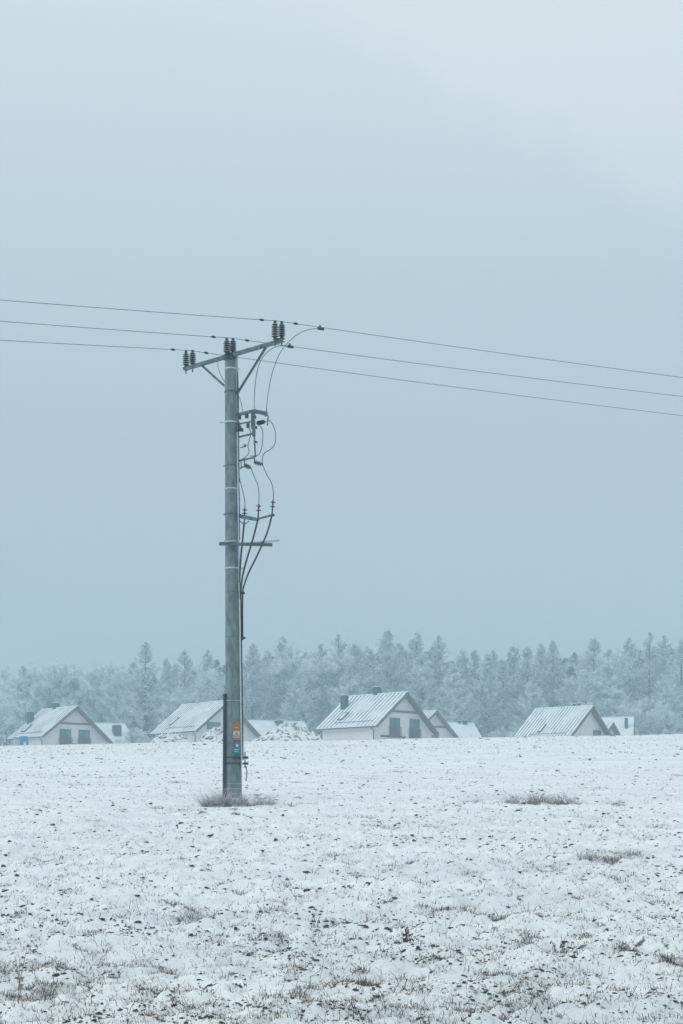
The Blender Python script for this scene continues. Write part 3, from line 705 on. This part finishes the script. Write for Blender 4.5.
    for (s_, qy, ww, hh) in sky:
        nrm = Vector((0, -dl, Rl)).normalized(); along_ = Vector((0, -Rl, -dl)).normalized(); c = Vector((-s_, qy, zr(qy))) + nrm*0.06
        f_ = MB().bar(c - along_*hh/2, c + along_*hh/2, ww, 0.12, up=nrm); fo = f_.build('roof_window', M['frame'], root)
        MB().bar(c + nrm*0.065 - along_*hh*0.42, c + nrm*0.065 + along_*hh*0.40, ww*0.55, 0.02, up=nrm).build('roof_window_snow', M['snow'], fo)
    if guard:
        nrm = Vector((0, -dl, Rl)).normalized(); yq = -Rl*0.86; p = Vector((-L*0.72, yq, zr(yq))) + nrm*0.12; p2 = Vector((-L*0.12, yq, zr(yq))) + nrm*0.12
        gd = MB().bar(p, p2, 0.05, 0.05)
        for j in range(9):
            b_ = p + (p2-p)*j/8; gd.bar(b_ - nrm*0.12, b_, 0.04, 0.04, up=(1, 0, 0))
        gd.build('snow_guard', M['frame'], root)
    return root

BW = [(-1.45, 3.15, 1.75, 2.25, True), (2.05, 3.15, 1.75, 2.25, True)]
hB = house('house', 'white gabled house in the centre with two chimneys and twin balcony doors', (407.5, 692.0), 205, 45, L=10.3, windows=BW,
      chimneys=((5.3, 0.25, 0.78, 0.8, 'brick'), (8.7, -2.0, 0.74, 1.2, 'brick')), sky=((7.3, -3.6, 0.9, 1.5),))
MB().bar((-0.68, -3.9, hB_z := (at(390, 737, 205).z - hB.location.z), ), (-0.68, 0.4, hB_z), 0.06, 0.22).build('terrace_rail', M['frame'], hB)
hA = house('house', 'leftmost white gabled house with twin balcony doors and two chimneys, behind the blue cabin', (77.5, 706.0), 230, 49.5, L=9.4, windows=[BW[0], (1.5, 3.15, 1.75, 2.25, True)],
      chimneys=((5.9, 0.2, 0.8, 0.6, 'brick'), (8.3, -2.4, 0.75, 1.1, 'brick')), sky=((7.0, -3.7, 0.9, 1.6),))
house('house', 'white gabled house half hidden by the utility pole, earth heap at its wall', (229, 700.4), 230, 49.5, L=11.0,
      windows=((-2.0, 3.0, 2.2, 0.9, False),), chimneys=((7.4, 0.2, 0.55, 0.1, 'brick'),), sky=((8.0, -3.4, 0.6, 1.7),), collar=False)
house('house', 'ribbed roofed gabled house on the right with one small square window and a low chimney', (593.5, 705.6), 215, 41, L=8.9, seams=0.45, sw=0.09,
      windows=((1.95, 3.0, 1.7, 0.9, False),), chimneys=((2.2, 0.1, 0.3, 0.15, 'brick'), (2.9, 0.1, 0.28, 0.1, 'brick')), sky=((5.3, -3.7, 0.55, 1.7),), collar=False)
house('house', 'smaller looking gabled house just behind the right end of the central house', (437.0, 710.4), 250, 49, L=8.5,
      windows=((0.3, 3.1, 1.5, 1.5, False),), collar=True, guard=False)
house('house', 'snowy sloping roof with a dark square chimney, right beside the leftmost gabled house', (125.5, 724.0), 265, -27, L=8.5, chimneys=((2.2, -2.2, 1.15, 1.0, 'brick'),), collar=False, seams=0, guard=False)
house('house', 'long snowy roof with a small dark chimney at mid ridge, behind the big earth heap', (304.5, 722.0), 265, -24, L=11.5, chimneys=((4.5, -0.5, 1.1, 0.15, 'brick'),), collar=False, seams=0, guard=False)
house('house', 'plain snowy roof with a tiny chimney, right of the smaller looking gabled house', (474.0, 723.4), 265, -20, L=9.5, chimneys=((1.6, 0.0, 0.7, 0.1, 'brick'), (2.5, 0.1, 0.5, 0.1, 'brick')), collar=False, seams=0, guard=False)
house('house', 'pale snowy roof with a thin dark chimney, rightmost of all the roofs', (634.0, 717.2), 262, 11, L=9.0, chimneys=((1.1, -2.2, 0.5, 1.1, 'brick'),), collar=False, seams=0, guard=False)
house('garage', 'small brown edged gable peeking out behind the right side of the ribbed roofed house', (613.7, 722.2), 236, 41, L=6.0, Rl=4, Rr=4.2, dl=3.4, dr=3.9, collar=False, guard=False, pipe=False, cat='garage')

# two site cabins at the left
def cabin(px0, px1, ytop, d, label, body, door, roof):
    a, b = at(px0, ytop, d), at(px1, ytop, d); g0 = float(base_h(a.x, d)); wd = b.x - a.x; h = a.z - g0
    root = empty('site_cabin', ((a.x+b.x)/2, d, g0), math.radians(8)); tag(root, label, 'cabin', 'small site cabins')
    MB().box((0, 0, h/2), (wd, 1.3, h-0.12)).build('body', M[body], root)
    MB().box((0, 0, h-0.03), (wd+0.12, 1.42, 0.10)).box((0, 0, h+0.05), (wd-0.2, 1.2, 0.07)).build('roof', M[roof], root)
    MB().box((wd*0.12, -0.665, h/2-0.05), (wd*0.55, 0.05, h*0.82)).build('door', M[door], root)
    MB().box((wd*0.12, -0.70, h-0.95), (wd*0.34, 0.03, 0.75)).build('panel', M['rime'], root)
cabin(20.0, 28.2, 737.2, 190, 'small bright blue cabin with a pale square panel, in front of the leftmost house', 'bluepaint', 'bluepaint', 'bluepaint')
cabin(13.8, 19.2, 738.2, 191, 'small white cabin with a blue roof edge, touching the blue cabin on its left', 'rime', 'white', 'bluepaint')

# snowy earth heaps
def heap(px, ytop, wpx, d, label, seed, depth=0.6):
    P = at(px, ytop, d); g0 = float(base_h(P.x, d)); H = P.z - g0; W = wpx*d/F/2; n = 90
    u = np.linspace(-1.15, 1.15, n); X, Y = np.meshgrid(u, u)
    r = np.sqrt(X**2 + Y**2) + 0.35*vnoise(X*2.1+seed, Y*2.1, seed)
    z = H*np.clip(1-r, 0, 1)**0.8*1.05 + np.clip(1.1-r, 0, 1)*(0.55*np.abs(vnoise(X*6, Y*6, seed+1)) + 0.42*vnoise(X*13, Y*13, seed+2) + 0.30*vnoise(X*30, Y*30, seed+3)) - 0.05
    V = np.stack([X*W, Y*W*depth, z], -1).reshape(-1, 3)
    i = np.arange((n-1)*(n-1)); a = (i//(n-1))*n + i % (n-1)
    me = mesh_from('earth_heap', V, np.stack([a, a+1, a+n+1, a+n], -1), [HEAPM])
    o = bpy.data.objects.new('earth_heap', me); COL.objects.link(o); o.location = (P.x, d, g0); tag(o, label, 'earth heap', 'snowy earth heaps on the brow of the field')
HEAPM = mat('heap_snow', (0.10, 0.10, 0.105), 0.95, (0.78, 0.83, 0.86), 2.6, (1, 1, 1.6), 0.05, 0, (0.40, 0.50), 5)
heap(288, 726.5, 100, 152, 'widest snowy earth heap, rough and stony, between the utility pole and the central house', 3)
heap(216, 727.0, 50, 154, 'steep snowy earth heap just left of the utility pole', 5)
heap(170, 734.0, 62, 150, 'low flat snowy earth heap, leftmost of the heaps', 8)

# ------------------------------------------------------------------ trees
def ribbons(P, Q, wa, wb, seed):
    """flat thin quads from P to Q with random roll"""
    r = np.random.default_rng(seed); t = Q - P; t /= np.linalg.norm(t, axis=1)[:, None] + 1e-9
    s = np.cross(t, r.normal(0, 1, t.shape)); s /= np.linalg.norm(s, axis=1)[:, None] + 1e-9
    return np.stack([P - s*wa[:, None], P + s*wa[:, None], Q + s*wb[:, None], Q - s*wb[:, None]], 1)

def larch_mesh(seed, H=25.0, base=4.0, R=3.4, frost=0.75, dens=1.0, nbr=150, clot=1.0):
    r = np.random.default_rng(seed); quads, mats = [], []
    lean = r.normal(0, 0.012, 2); gaps = r.uniform(0, 100)
    for i in range(int(nbr)):
        f = r.uniform(0, 1)**0.78; z = base + (H-base)*f*0.975
        Lb = R*1.25*min(1.0, (1-f)*1.42)**0.74*(0.72 + 0.28*r.random()) + 0.08
        if float(vnoise(np.array([z*0.45+gaps]), np.array([3.3]), seed)[0]) < -0.36: Lb *= 0.72
        a = r.uniform(0, 2*np.pi); dr_ = np.array([math.cos(a), math.sin(a)]); n = 6
        t = np.linspace(0, 1, n+1); up = -0.10 + 1.05*f**1.3 + r.normal(0, 0.12)
        z0_ = z - 0.75*Lb*max(up, 0)
        zz = z0_ + Lb*(up*t - 0.28*np.sin(t*np.pi*0.9)*(1-f) + 0.16*t**3)
        pts = np.stack([dr_[0]*Lb*t + lean[0]*z, dr_[1]*Lb*t + lean[1]*z, zz], -1); pts[1:-1] += r.normal(0, 0.05, (n-1, 3))
        wv = 0.035*(1-t*0.75)*(0.5 + Lb/R*0.6)
        quads.append(ribbons(pts[:-1], pts[1:], wv[:-1], wv[1:], seed*1000+i)); mats.append(np.zeros(n))
        m = int((14 + 16*Lb)*dens); k = r.uniform(0.12, 1, m); base_p = np.stack([np.interp(k, t, pts[:, j]) for j in range(3)], -1)
        side = np.stack([-dr_[1]*np.ones(m), dr_[0]*np.ones(m)], -1)*np.sign(r.normal(0, 1, m))[:, None]
        tl = r.uniform(0.2, 0.75, m)*(1.05-k*0.4)*min(1, 0.4+Lb/2)
        q_ = base_p + np.stack([side[:, 0]*tl*0.8 + dr_[0]*tl*0.45, side[:, 1]*tl*0.8 + dr_[1]*tl*0.45, tl*(0.55*f - 0.35 + r.uniform(-0.3, 0.3, m))], -1)
        quads.append(ribbons(base_p, q_, np.full(m, 0.032), np.full(m, 0.013), seed*1000+i+333)); mats.append(np.where(r.random(m) < frost, 1, 0))
        # hoar clots along the side twigs
        kk = r.uniform(0.2, 1, m)[:, None]; c = base_p + (q_-base_p)*kk; dd = r.normal(0, 0.17, (m, 3)); dd[:, 2] -= 0.06
        quads.append(ribbons(c, c+dd, np.full(m, 0.036), np.full(m, 0.022), seed*1000+i+777)); mats.append((r.random(m) < clot).astype(int))
    Q = np.concatenate(quads); V = Q.reshape(-1, 3); Fc = np.arange(len(V)).reshape(-1, 4)
    crown = mesh_from('crown', V, Fc, [M['twigdark'], M['hoar']], np.concatenate(mats))
    mb = MB(); zs = np.linspace(0, H, 9)
    mb.tube([(lean[0]*z, lean[1]*z, z-0.3) for z in zs], [0.30*(1-z/H)**0.8+0.015 for z in zs], 7)
    tm = mb.build('trunk', M['bark']); me = tm.data; bpy.data.objects.remove(tm)
    return crown, me

def leafless_mesh(seed, H=20.0, spread=4.0, frost=0.7):
    r = random.Random(seed); segs = []; tw = []
    def grow(p, d, L, rad, lev):
        k = 4 if lev < 2 else 3; pts = [p]; q_ = p.copy(); dd = d.copy()
        for i in range(k):
            dd = (dd + Vector((r.gauss(0, .12), r.gauss(0, .12), r.gauss(0.05, .06)))).normalized(); q_ = q_ + dd*L/k; pts.append(q_.copy())
        for i in range(k): segs.append((pts[i], pts[i+1], rad*(1-i/k*0.5), rad*(1-(i+1)/k*0.5), lev))
        if lev >= 4: return
        nb = [11, 7, 6, 6][lev]
        for j in range(nb):
            t = r.uniform(0.25 if lev == 0 else 0.2, 1.0); i = min(int(t*k), k-1); b = pts[i].lerp(pts[i+1], t*k-i)
            a = r.uniform(0, 2*math.pi); o = dd.orthogonal(); o.rotate(Matrix.Rotation(a, 3, dd)); ang = r.uniform(0.35, 0.85)
            nd = (dd*math.cos(ang) + o.normalized()*math.sin(ang) + Vector((0, 0, 0.12))).normalized()
            grow(b, nd, L*r.uniform(0.36, 0.56)*(1.25-t*0.45), rad*0.42, lev+1)
    grow(Vector((0, 0, -0.3)), Vector((0, 0, 1)), H*0.80, 0.20, 0)
    zmax = max(s[1].z for s in segs)
    P = np.array([s[0] for s in segs if s[4] > 0]); Q = np.array([s[1] for s in segs if s[4] > 0]); lv = np.array([s[4] for s in segs if s[4] > 0])
    wa = np.array([max(s[2]*0.9, 0.016) for s in segs if s[4] > 0]); wb = np.array([max(s[3]*0.9, 0.013) for s in segs if s[4] > 0])
    k = H/zmax; rr = np.random.default_rng(seed)
    quads = [ribbons(P*k, Q*k, wa, wb, seed)]; mats = [np.where(lv >= 3, (rr.random(len(lv)) < frost).astype(int), (rr.random(len(lv)) < 0.15).astype(int))]
    e_ = Q[lv >= 3]*k
    for j in range(3):
        d_ = rr.normal(0, 0.26, e_.shape); quads.append(ribbons(e_ + rr.normal(0, .1, e_.shape), e_ + d_, np.full(len(e_), 0.026), np.full(len(e_), 0.014), seed+j)); mats.append(np.ones(len(e_)))
    A_ = np.concatenate(quads); V = A_.reshape(-1, 3); crown = mesh_from('crown', V, np.arange(len(V)).reshape(-1, 4), [M['twigdark'], M['hoar']], np.concatenate(mats))
    mb = MB(); tr_ = [s for s in segs if s[4] == 0]
    mb.tube([tr_[0][0]*k] + [s[1]*k for s in tr_], [tr_[0][2]] + [s[3]*0.6 for s in tr_], 7)
    tm = mb.build('trunk', M['bark']); me = tm.data; bpy.data.objects.remove(tm)
    return crown, me

VAR = {
 'larch': [larch_mesh(s, dens=dn, frost=fr_, R=R_, nbr=nb_, base=7.0) for s, dn, fr_, R_, nb_ in ((1, 1.0, .66, 3.5, 190), (2, 1.1, .76, 3.1, 200), (3, .9, .6, 4.0, 180), (4, 1.2, .85, 3.5, 205), (5, 1.0, .65, 3.8, 190))],
 'deep': [larch_mesh(s, dens=.90, frost=.18, clot=.30, R=3.5, nbr=170, base=9) for s in (41, 42, 43)],
 'sparse': [larch_mesh(s, dens=.75, frost=.45, R=4.6, nbr=150, base=3) for s in (11, 12)],
 'thick': [larch_mesh(s, dens=1.7, frost=1.0, R=4.4, nbr=230, base=2) for s in (21, 22)],
 'bare': [leafless_mesh(s, frost=.75) for s in (31, 32, 33, 34)],
}
BASEH = {'larch': 25.0, 'deep': 25.0, 'sparse': 25.0, 'thick': 25.0, 'bare': 20.0}
tr = random.Random(5)
PROT = {}
def tree(kind, px, top, d, label, group, wide=1.0, name=None):
    x = (px-CX)*d/F; g0 = float(base_h(x, d)); H = EYE + (CY-top)*d/F - g0
    i = tr.randrange(len(VAR[kind])); crown, trunk = VAR[kind][i]
    nm = name or {'larch': 'larch_tree', 'deep': 'larch_tree', 'sparse': 'larch_tree', 'thick': 'larch_tree', 'bare': 'leafless_tree'}[kind]
    root = empty(nm, (x, d, g0), tr.uniform(0, 6.28)); s = H/BASEH[kind]; root.scale = (s*wide, s*wide, s)
    for n_, me in (('trunk', trunk), ('crown', crown)):
        o = bpy.data.objects.new(n_, me); COL.objects.link(o); o.parent = root
    tag(root, label, 'tree', group); return root
GF = 'frosted trees along the front of the wood'
front = [
 (4, 688, 'bare', 300, 'low hazy frosted tree at the left edge of the photo', 1.2),
 (24, 668, 'larch', 300, 'narrow frosted larch second from the left edge, behind the leftmost roof', .8),
 (48, 661, 'bare', 292, 'rounded frosted leafless tree left of the leftmost house peak', 1.25),
 (72, 666, 'bare', 296, 'frosted leafless tree directly above the peak of the leftmost house', 1.1),
 (95, 667, 'bare', 292, 'slim frosted leafless tree right above the twin balcony gable on the left', 1.0),
 (118, 664, 'bare', 300, 'frosted leafless tree just left of the dark open larch', 1.0),
 (145, 644, 'sparse', 280, 'tall dark open larch with bare visible branches between the two left gables', 1.05),
 (132, 664, 'larch', 306, 'hazy larch touching the left side of the dark open larch', .85),
 (166, 660, 'larch', 304, 'hazy larch peeping out right behind the dark open larch', .85),
 (268, 652, 'larch', 304, 'narrow hazy larch between the pole and the tall spired larch', .85),
 (355, 645, 'larch', 306, 'hazy larch between the two chimneys of the central house', .85),
 (400, 642, 'larch', 306, 'hazy larch just left of the narrow pointed one over the central peak', .8),
 (473, 652, 'larch', 304, 'hazy larch above the right end of the plain roof with a tiny chimney', .85),
 (493, 652, 'larch', 302, 'pointed hazy larch left of the dull frosted one by the ribbed roof', .85),
 (515, 646, 'larch', 304, 'pointed hazy larch right above the left lower corner of the ribbed roof', .85),
 (541, 645, 'larch', 306, 'slim hazy larch above the left half of the ribbed roof', .8),
 (170, 672, 'bare', 285, 'broad drooping frosted leafless tree right beside the dark open larch', 1.45),
 (186, 652, 'sparse', 300, 'grey larch above the left end of the roof behind the pole', .9),
 (208, 652, 'larch', 296, 'pale larch directly left of the utility pole', .9),
 (252, 645, 'larch', 292, 'frosted larch directly right of the utility pole', 1.0),
 (283, 638, 'larch', 298, 'tall spired larch above the widest earth heap', .95),
 (306, 647, 'bare', 290, 'pale leafless tree right of the spired larch over the earth heap', 1.1),
 (322, 645, 'larch', 300, 'frosted larch above the left end of the central house roof', .85),
 (341, 635, 'sparse', 293, 'tall thin larch with dark stem above the left chimney of the central house', .85),
 (367, 650, 'larch', 288, 'short frosted larch just left of the ridge chimney of the central house', 1.0),
 (386, 632, 'thick', 298, 'tallest dense pale larch just left of the central house peak', 1.0),
 (412, 634, 'larch', 303, 'narrow pointed larch directly over the central house peak', .8),
 (425, 655, 'thick', 284, 'thick white frosted larch in front, right of the central house peak', 1.15),
 (455, 668, 'thick', 278, 'broad white frosted larch in front, above the plain roof with a tiny chimney', 1.25),
 (350, 672, 'thick', 278, 'low white larch in front, between the two chimneys of the central house', 1.2),
 (300, 676, 'thick', 280, 'low white larch in front, above the right end of the widest earth heap', 1.2),
 (585, 676, 'thick', 278, 'low white larch in front, touching the ribbed roof left of its peak', 1.1),
 (440, 638, 'larch', 300, 'slender larch above the smaller looking gabled house', .85),
 (462, 650, 'larch', 296, 'frosted larch above the plain roof with a tiny chimney', .95),
 (484, 655, 'thick', 284, 'bushy white larch right of the plain roof with a tiny chimney', 1.0),
 (505, 662, 'larch', 290, 'dull frosted larch left of the ribbed roof on the right', 1.0),
 (528, 648, 'larch', 296, 'pointed larch above the left lower corner of the ribbed roof', .95),
 (531, 680, 'thick', 276, 'low white frosted larch close behind the ribbed roof', 1.15),
 (552, 642, 'larch', 302, 'upright larch above the middle of the ribbed roof', .85),
 (571, 652, 'bare', 286, 'pale rounded leafless tree above the ribbed roof, left of its peak', 1.15),
 (593, 639, 'larch', 298, 'tall dark larch directly above the peak of the ribbed roofed house', .95),
 (612, 650, 'thick', 288, 'white dense larch right of the ribbed roofed house peak', .95),
 (632, 640, 'larch', 300, 'tall larch above the rightmost roof', .9),
 (648, 634, 'sparse', 297, 'highest open larch near the right edge of the wood', .9),
 (664, 638, 'larch', 303, 'slim larch second from the right edge of the photo', .9),
 (682, 640, 'larch', 292, 'frosted larch cut by the right edge of the photo', 1.0),
 (668, 672, 'thick', 276, 'lower white larch in front at the right edge of the wood', 1.1),
 (640, 690, 'bare', 274, 'short white leafless tree right of the rightmost roof', 1.4),
]
for px, top, kd, d, lab, wd in front: tree(kd, px, top - (2 if kd == 'bare' else 4), d, lab, GF, wd*(1.0 if kd == 'bare' else 1.14))
# the rows behind: tops follow the skyline of the wood
sk_x = [-60, 0, 20, 45, 75, 105, 125, 145, 165, 195, 215, 250, 283, 300, 320, 340, 355, 385, 400, 425, 455, 475, 500, 530, 560, 593, 625, 660, 700, 760]
sk_y = [690, 696, 680, 668, 672, 672, 668, 664, 672, 658, 660, 655, 650, 652, 652, 646, 652, 644, 650, 646, 652, 662, 660, 655, 652, 650, 650, 642, 646, 650]
lab_b = {'larch': 'hazy larch', 'sparse': 'dark stemmed larch', 'thick': 'white larch', 'bare': 'hazy leafless tree'}
ORD = ['first', 'second', 'third', 'fourth', 'fifth', 'sixth', 'seventh', 'eighth', 'ninth', 'tenth', 'eleventh', 'twelfth']
zones = [(-99, 45, 'at the left edge'), (45, 112, 'above the leftmost house'), (112, 160, 'round the dark open larch'), (160, 224, 'left of the pole'), (224, 300, 'right of the pole'),
         (300, 365, 'above the central house, left half'), (365, 425, 'above the central house, right half'), (425, 500, 'above the smaller gabled house'), (500, 560, 'above the ribbed roof'),
         (560, 610, 'above the peak of the ribbed roof'), (610, 650, 'above the rightmost roof'), (650, 999, 'at the right edge')]
plan = []
for row, (dd, step, add) in enumerate(((311, 18, 3), (326, 14, 1))):
    x = -22 + row*7
    while x < 705:
        kd = tr.choices(['larch', 'bare', 'thick', 'sparse'], [5, 2.5 if x < 330 else 1, 1.4 if x > 240 else .3, 1.6])[0]
        if x < 120: kd = tr.choice(['bare', 'bare', 'larch'])
        plan.append((x, row, kd, float(np.interp(x, sk_x, sk_y)) + add + tr.uniform(-6, 14), dd + tr.uniform(-6, 6))); x += step*tr.uniform(.7, 1.3)
plan.sort(); seen = {}
for x, row, kd, top, d in plan:
    zn = next(z for z in zones if z[0] <= x < z[1]); k = seen.get((zn[2], kd), 0); seen[(zn[2], kd)] = k+1
    tree('deep' if kd in ('larch', 'sparse') else kd, x, top, d, f'{lab_b[kd]} {zn[2]}, {ORD[k]} such behind the front row', 'trees deep in the wood', tr.uniform(.8, 1.15))
# behind them the wood closes into one mass
def far_wood():
    r = np.random.default_rng(77); VV, MM = [], []
    src = []
    for crown, trunk in (VAR['larch'][0], VAR['larch'][2], VAR['bare'][1], VAR['sparse'][0]):
        co = np.empty(len(crown.vertices)*3, np.float32); crown.vertices.foreach_get('co', co); mi = np.empty(len(crown.polygons), np.int32); crown.polygons.foreach_get('material_index', mi)
        src.append((co.reshape(-1, 4, 3), mi))
    for row, (dd, step) in enumerate(((343, 13), (360, 12), (380, 12))):
        x = -60.0
        while x < 750:
            q_, mi = src[r.integers(len(src))]; pick = r.random(len(q_)) < 0.42; q_ = q_[pick].copy(); d = dd + r.uniform(-7, 7); X = (x-CX)*d/F; g0 = float(base_h(X, d))
            H = EYE + (CY - (np.interp(x, sk_x, sk_y) + 5 + r.uniform(-3, 14)))*d/F - g0; s_ = H/q_[..., 2].max(); a = r.uniform(0, 6.28); c_, n_ = math.cos(a), math.sin(a)
            cen = q_.mean(1, keepdims=True); q_ = cen + (q_-cen)*1.6; q_ *= s_
            mp_ = np.where(r.random(pick.sum()) < 0.8, 0, mi[pick]).astype(np.int32)
            VV.append(np.stack([q_[..., 0]*c_ - q_[..., 1]*n_ + X, q_[..., 0]*n_ + q_[..., 1]*c_ + d, q_[..., 2] + g0], -1)); MM.append(mp_); x += step*r.uniform(.7, 1.3)
            # its stem, as two crossed tapering strips
            for ux, uy in ((0.13, 0), (0, 0.13)):
                VV.append(np.array([[[X-ux, d-uy, g0], [X+ux, d+uy, g0], [X+ux*.2, d+uy*.2, g0+H*.9], [X-ux*.2, d-uy*.2, g0+H*.9]]])); MM.append(np.zeros(1, np.int32))
    V = np.concatenate(VV).reshape(-1, 3); me = mesh_from('far_wood', V, np.arange(len(V)).reshape(-1, 4), [M['twigdark'], M['hoar']], np.concatenate(MM))
    o = bpy.data.objects.new('far_wood', me); COL.objects.link(o); tag(o, 'hazy mass of the frosted wood closing the view behind the separate trees', 'wood', kind='stuff')
far_wood()

# frosted shrubs between the houses and the wood
shrubs = [(4, 733, 235, 1.5, 'frosted shrub at the left edge, beside the leftmost roof'),
 (140, 728, 262, 1.5, 'frosted shrub at the foot of the dark open larch'), (494, 727, 268, 1.6, 'frosted shrub left of the ribbed roof, behind the field'),
 (508, 730, 262, 1.3, 'small frosted shrub touching the left corner of the ribbed roof'), (645, 726, 266, 1.4, 'frosted shrub just right of the rightmost roof'),
 (660, 729, 262, 1.6, 'wide low frosted shrub near the right edge of the photo'), (679, 727, 264, 1.5, 'frosted shrub cut by the right edge of the photo')]
for px, top, d, wd, lab in shrubs:
    o = tree('bare', px, top, d, lab, 'frosted shrubs by the houses', wd*0.75, 'frosted_shrub'); o['category'] = 'shrub'
# thin posts by the leftmost house
for i, (px, top, lab) in enumerate(((0.8, 737, 'thin fence post at the left edge of the photo'), (3.4, 739, 'thin fence post second from the left edge'), (6.4, 738, 'thin fence post third from the left edge, nearest the white cabin'), (9.8, 740, 'thin fence post touching the white cabin'))):
    P = at(px, top, 195); g0 = float(base_h(P.x, 195)); o = MB().tube([(0, 0, 0), (0, 0, P.z-g0)], 0.05, 6).build('fence_post', M['board']); o.location = (P.x, 195, g0)
    tag(o, lab, 'post', 'fence posts by the leftmost house')
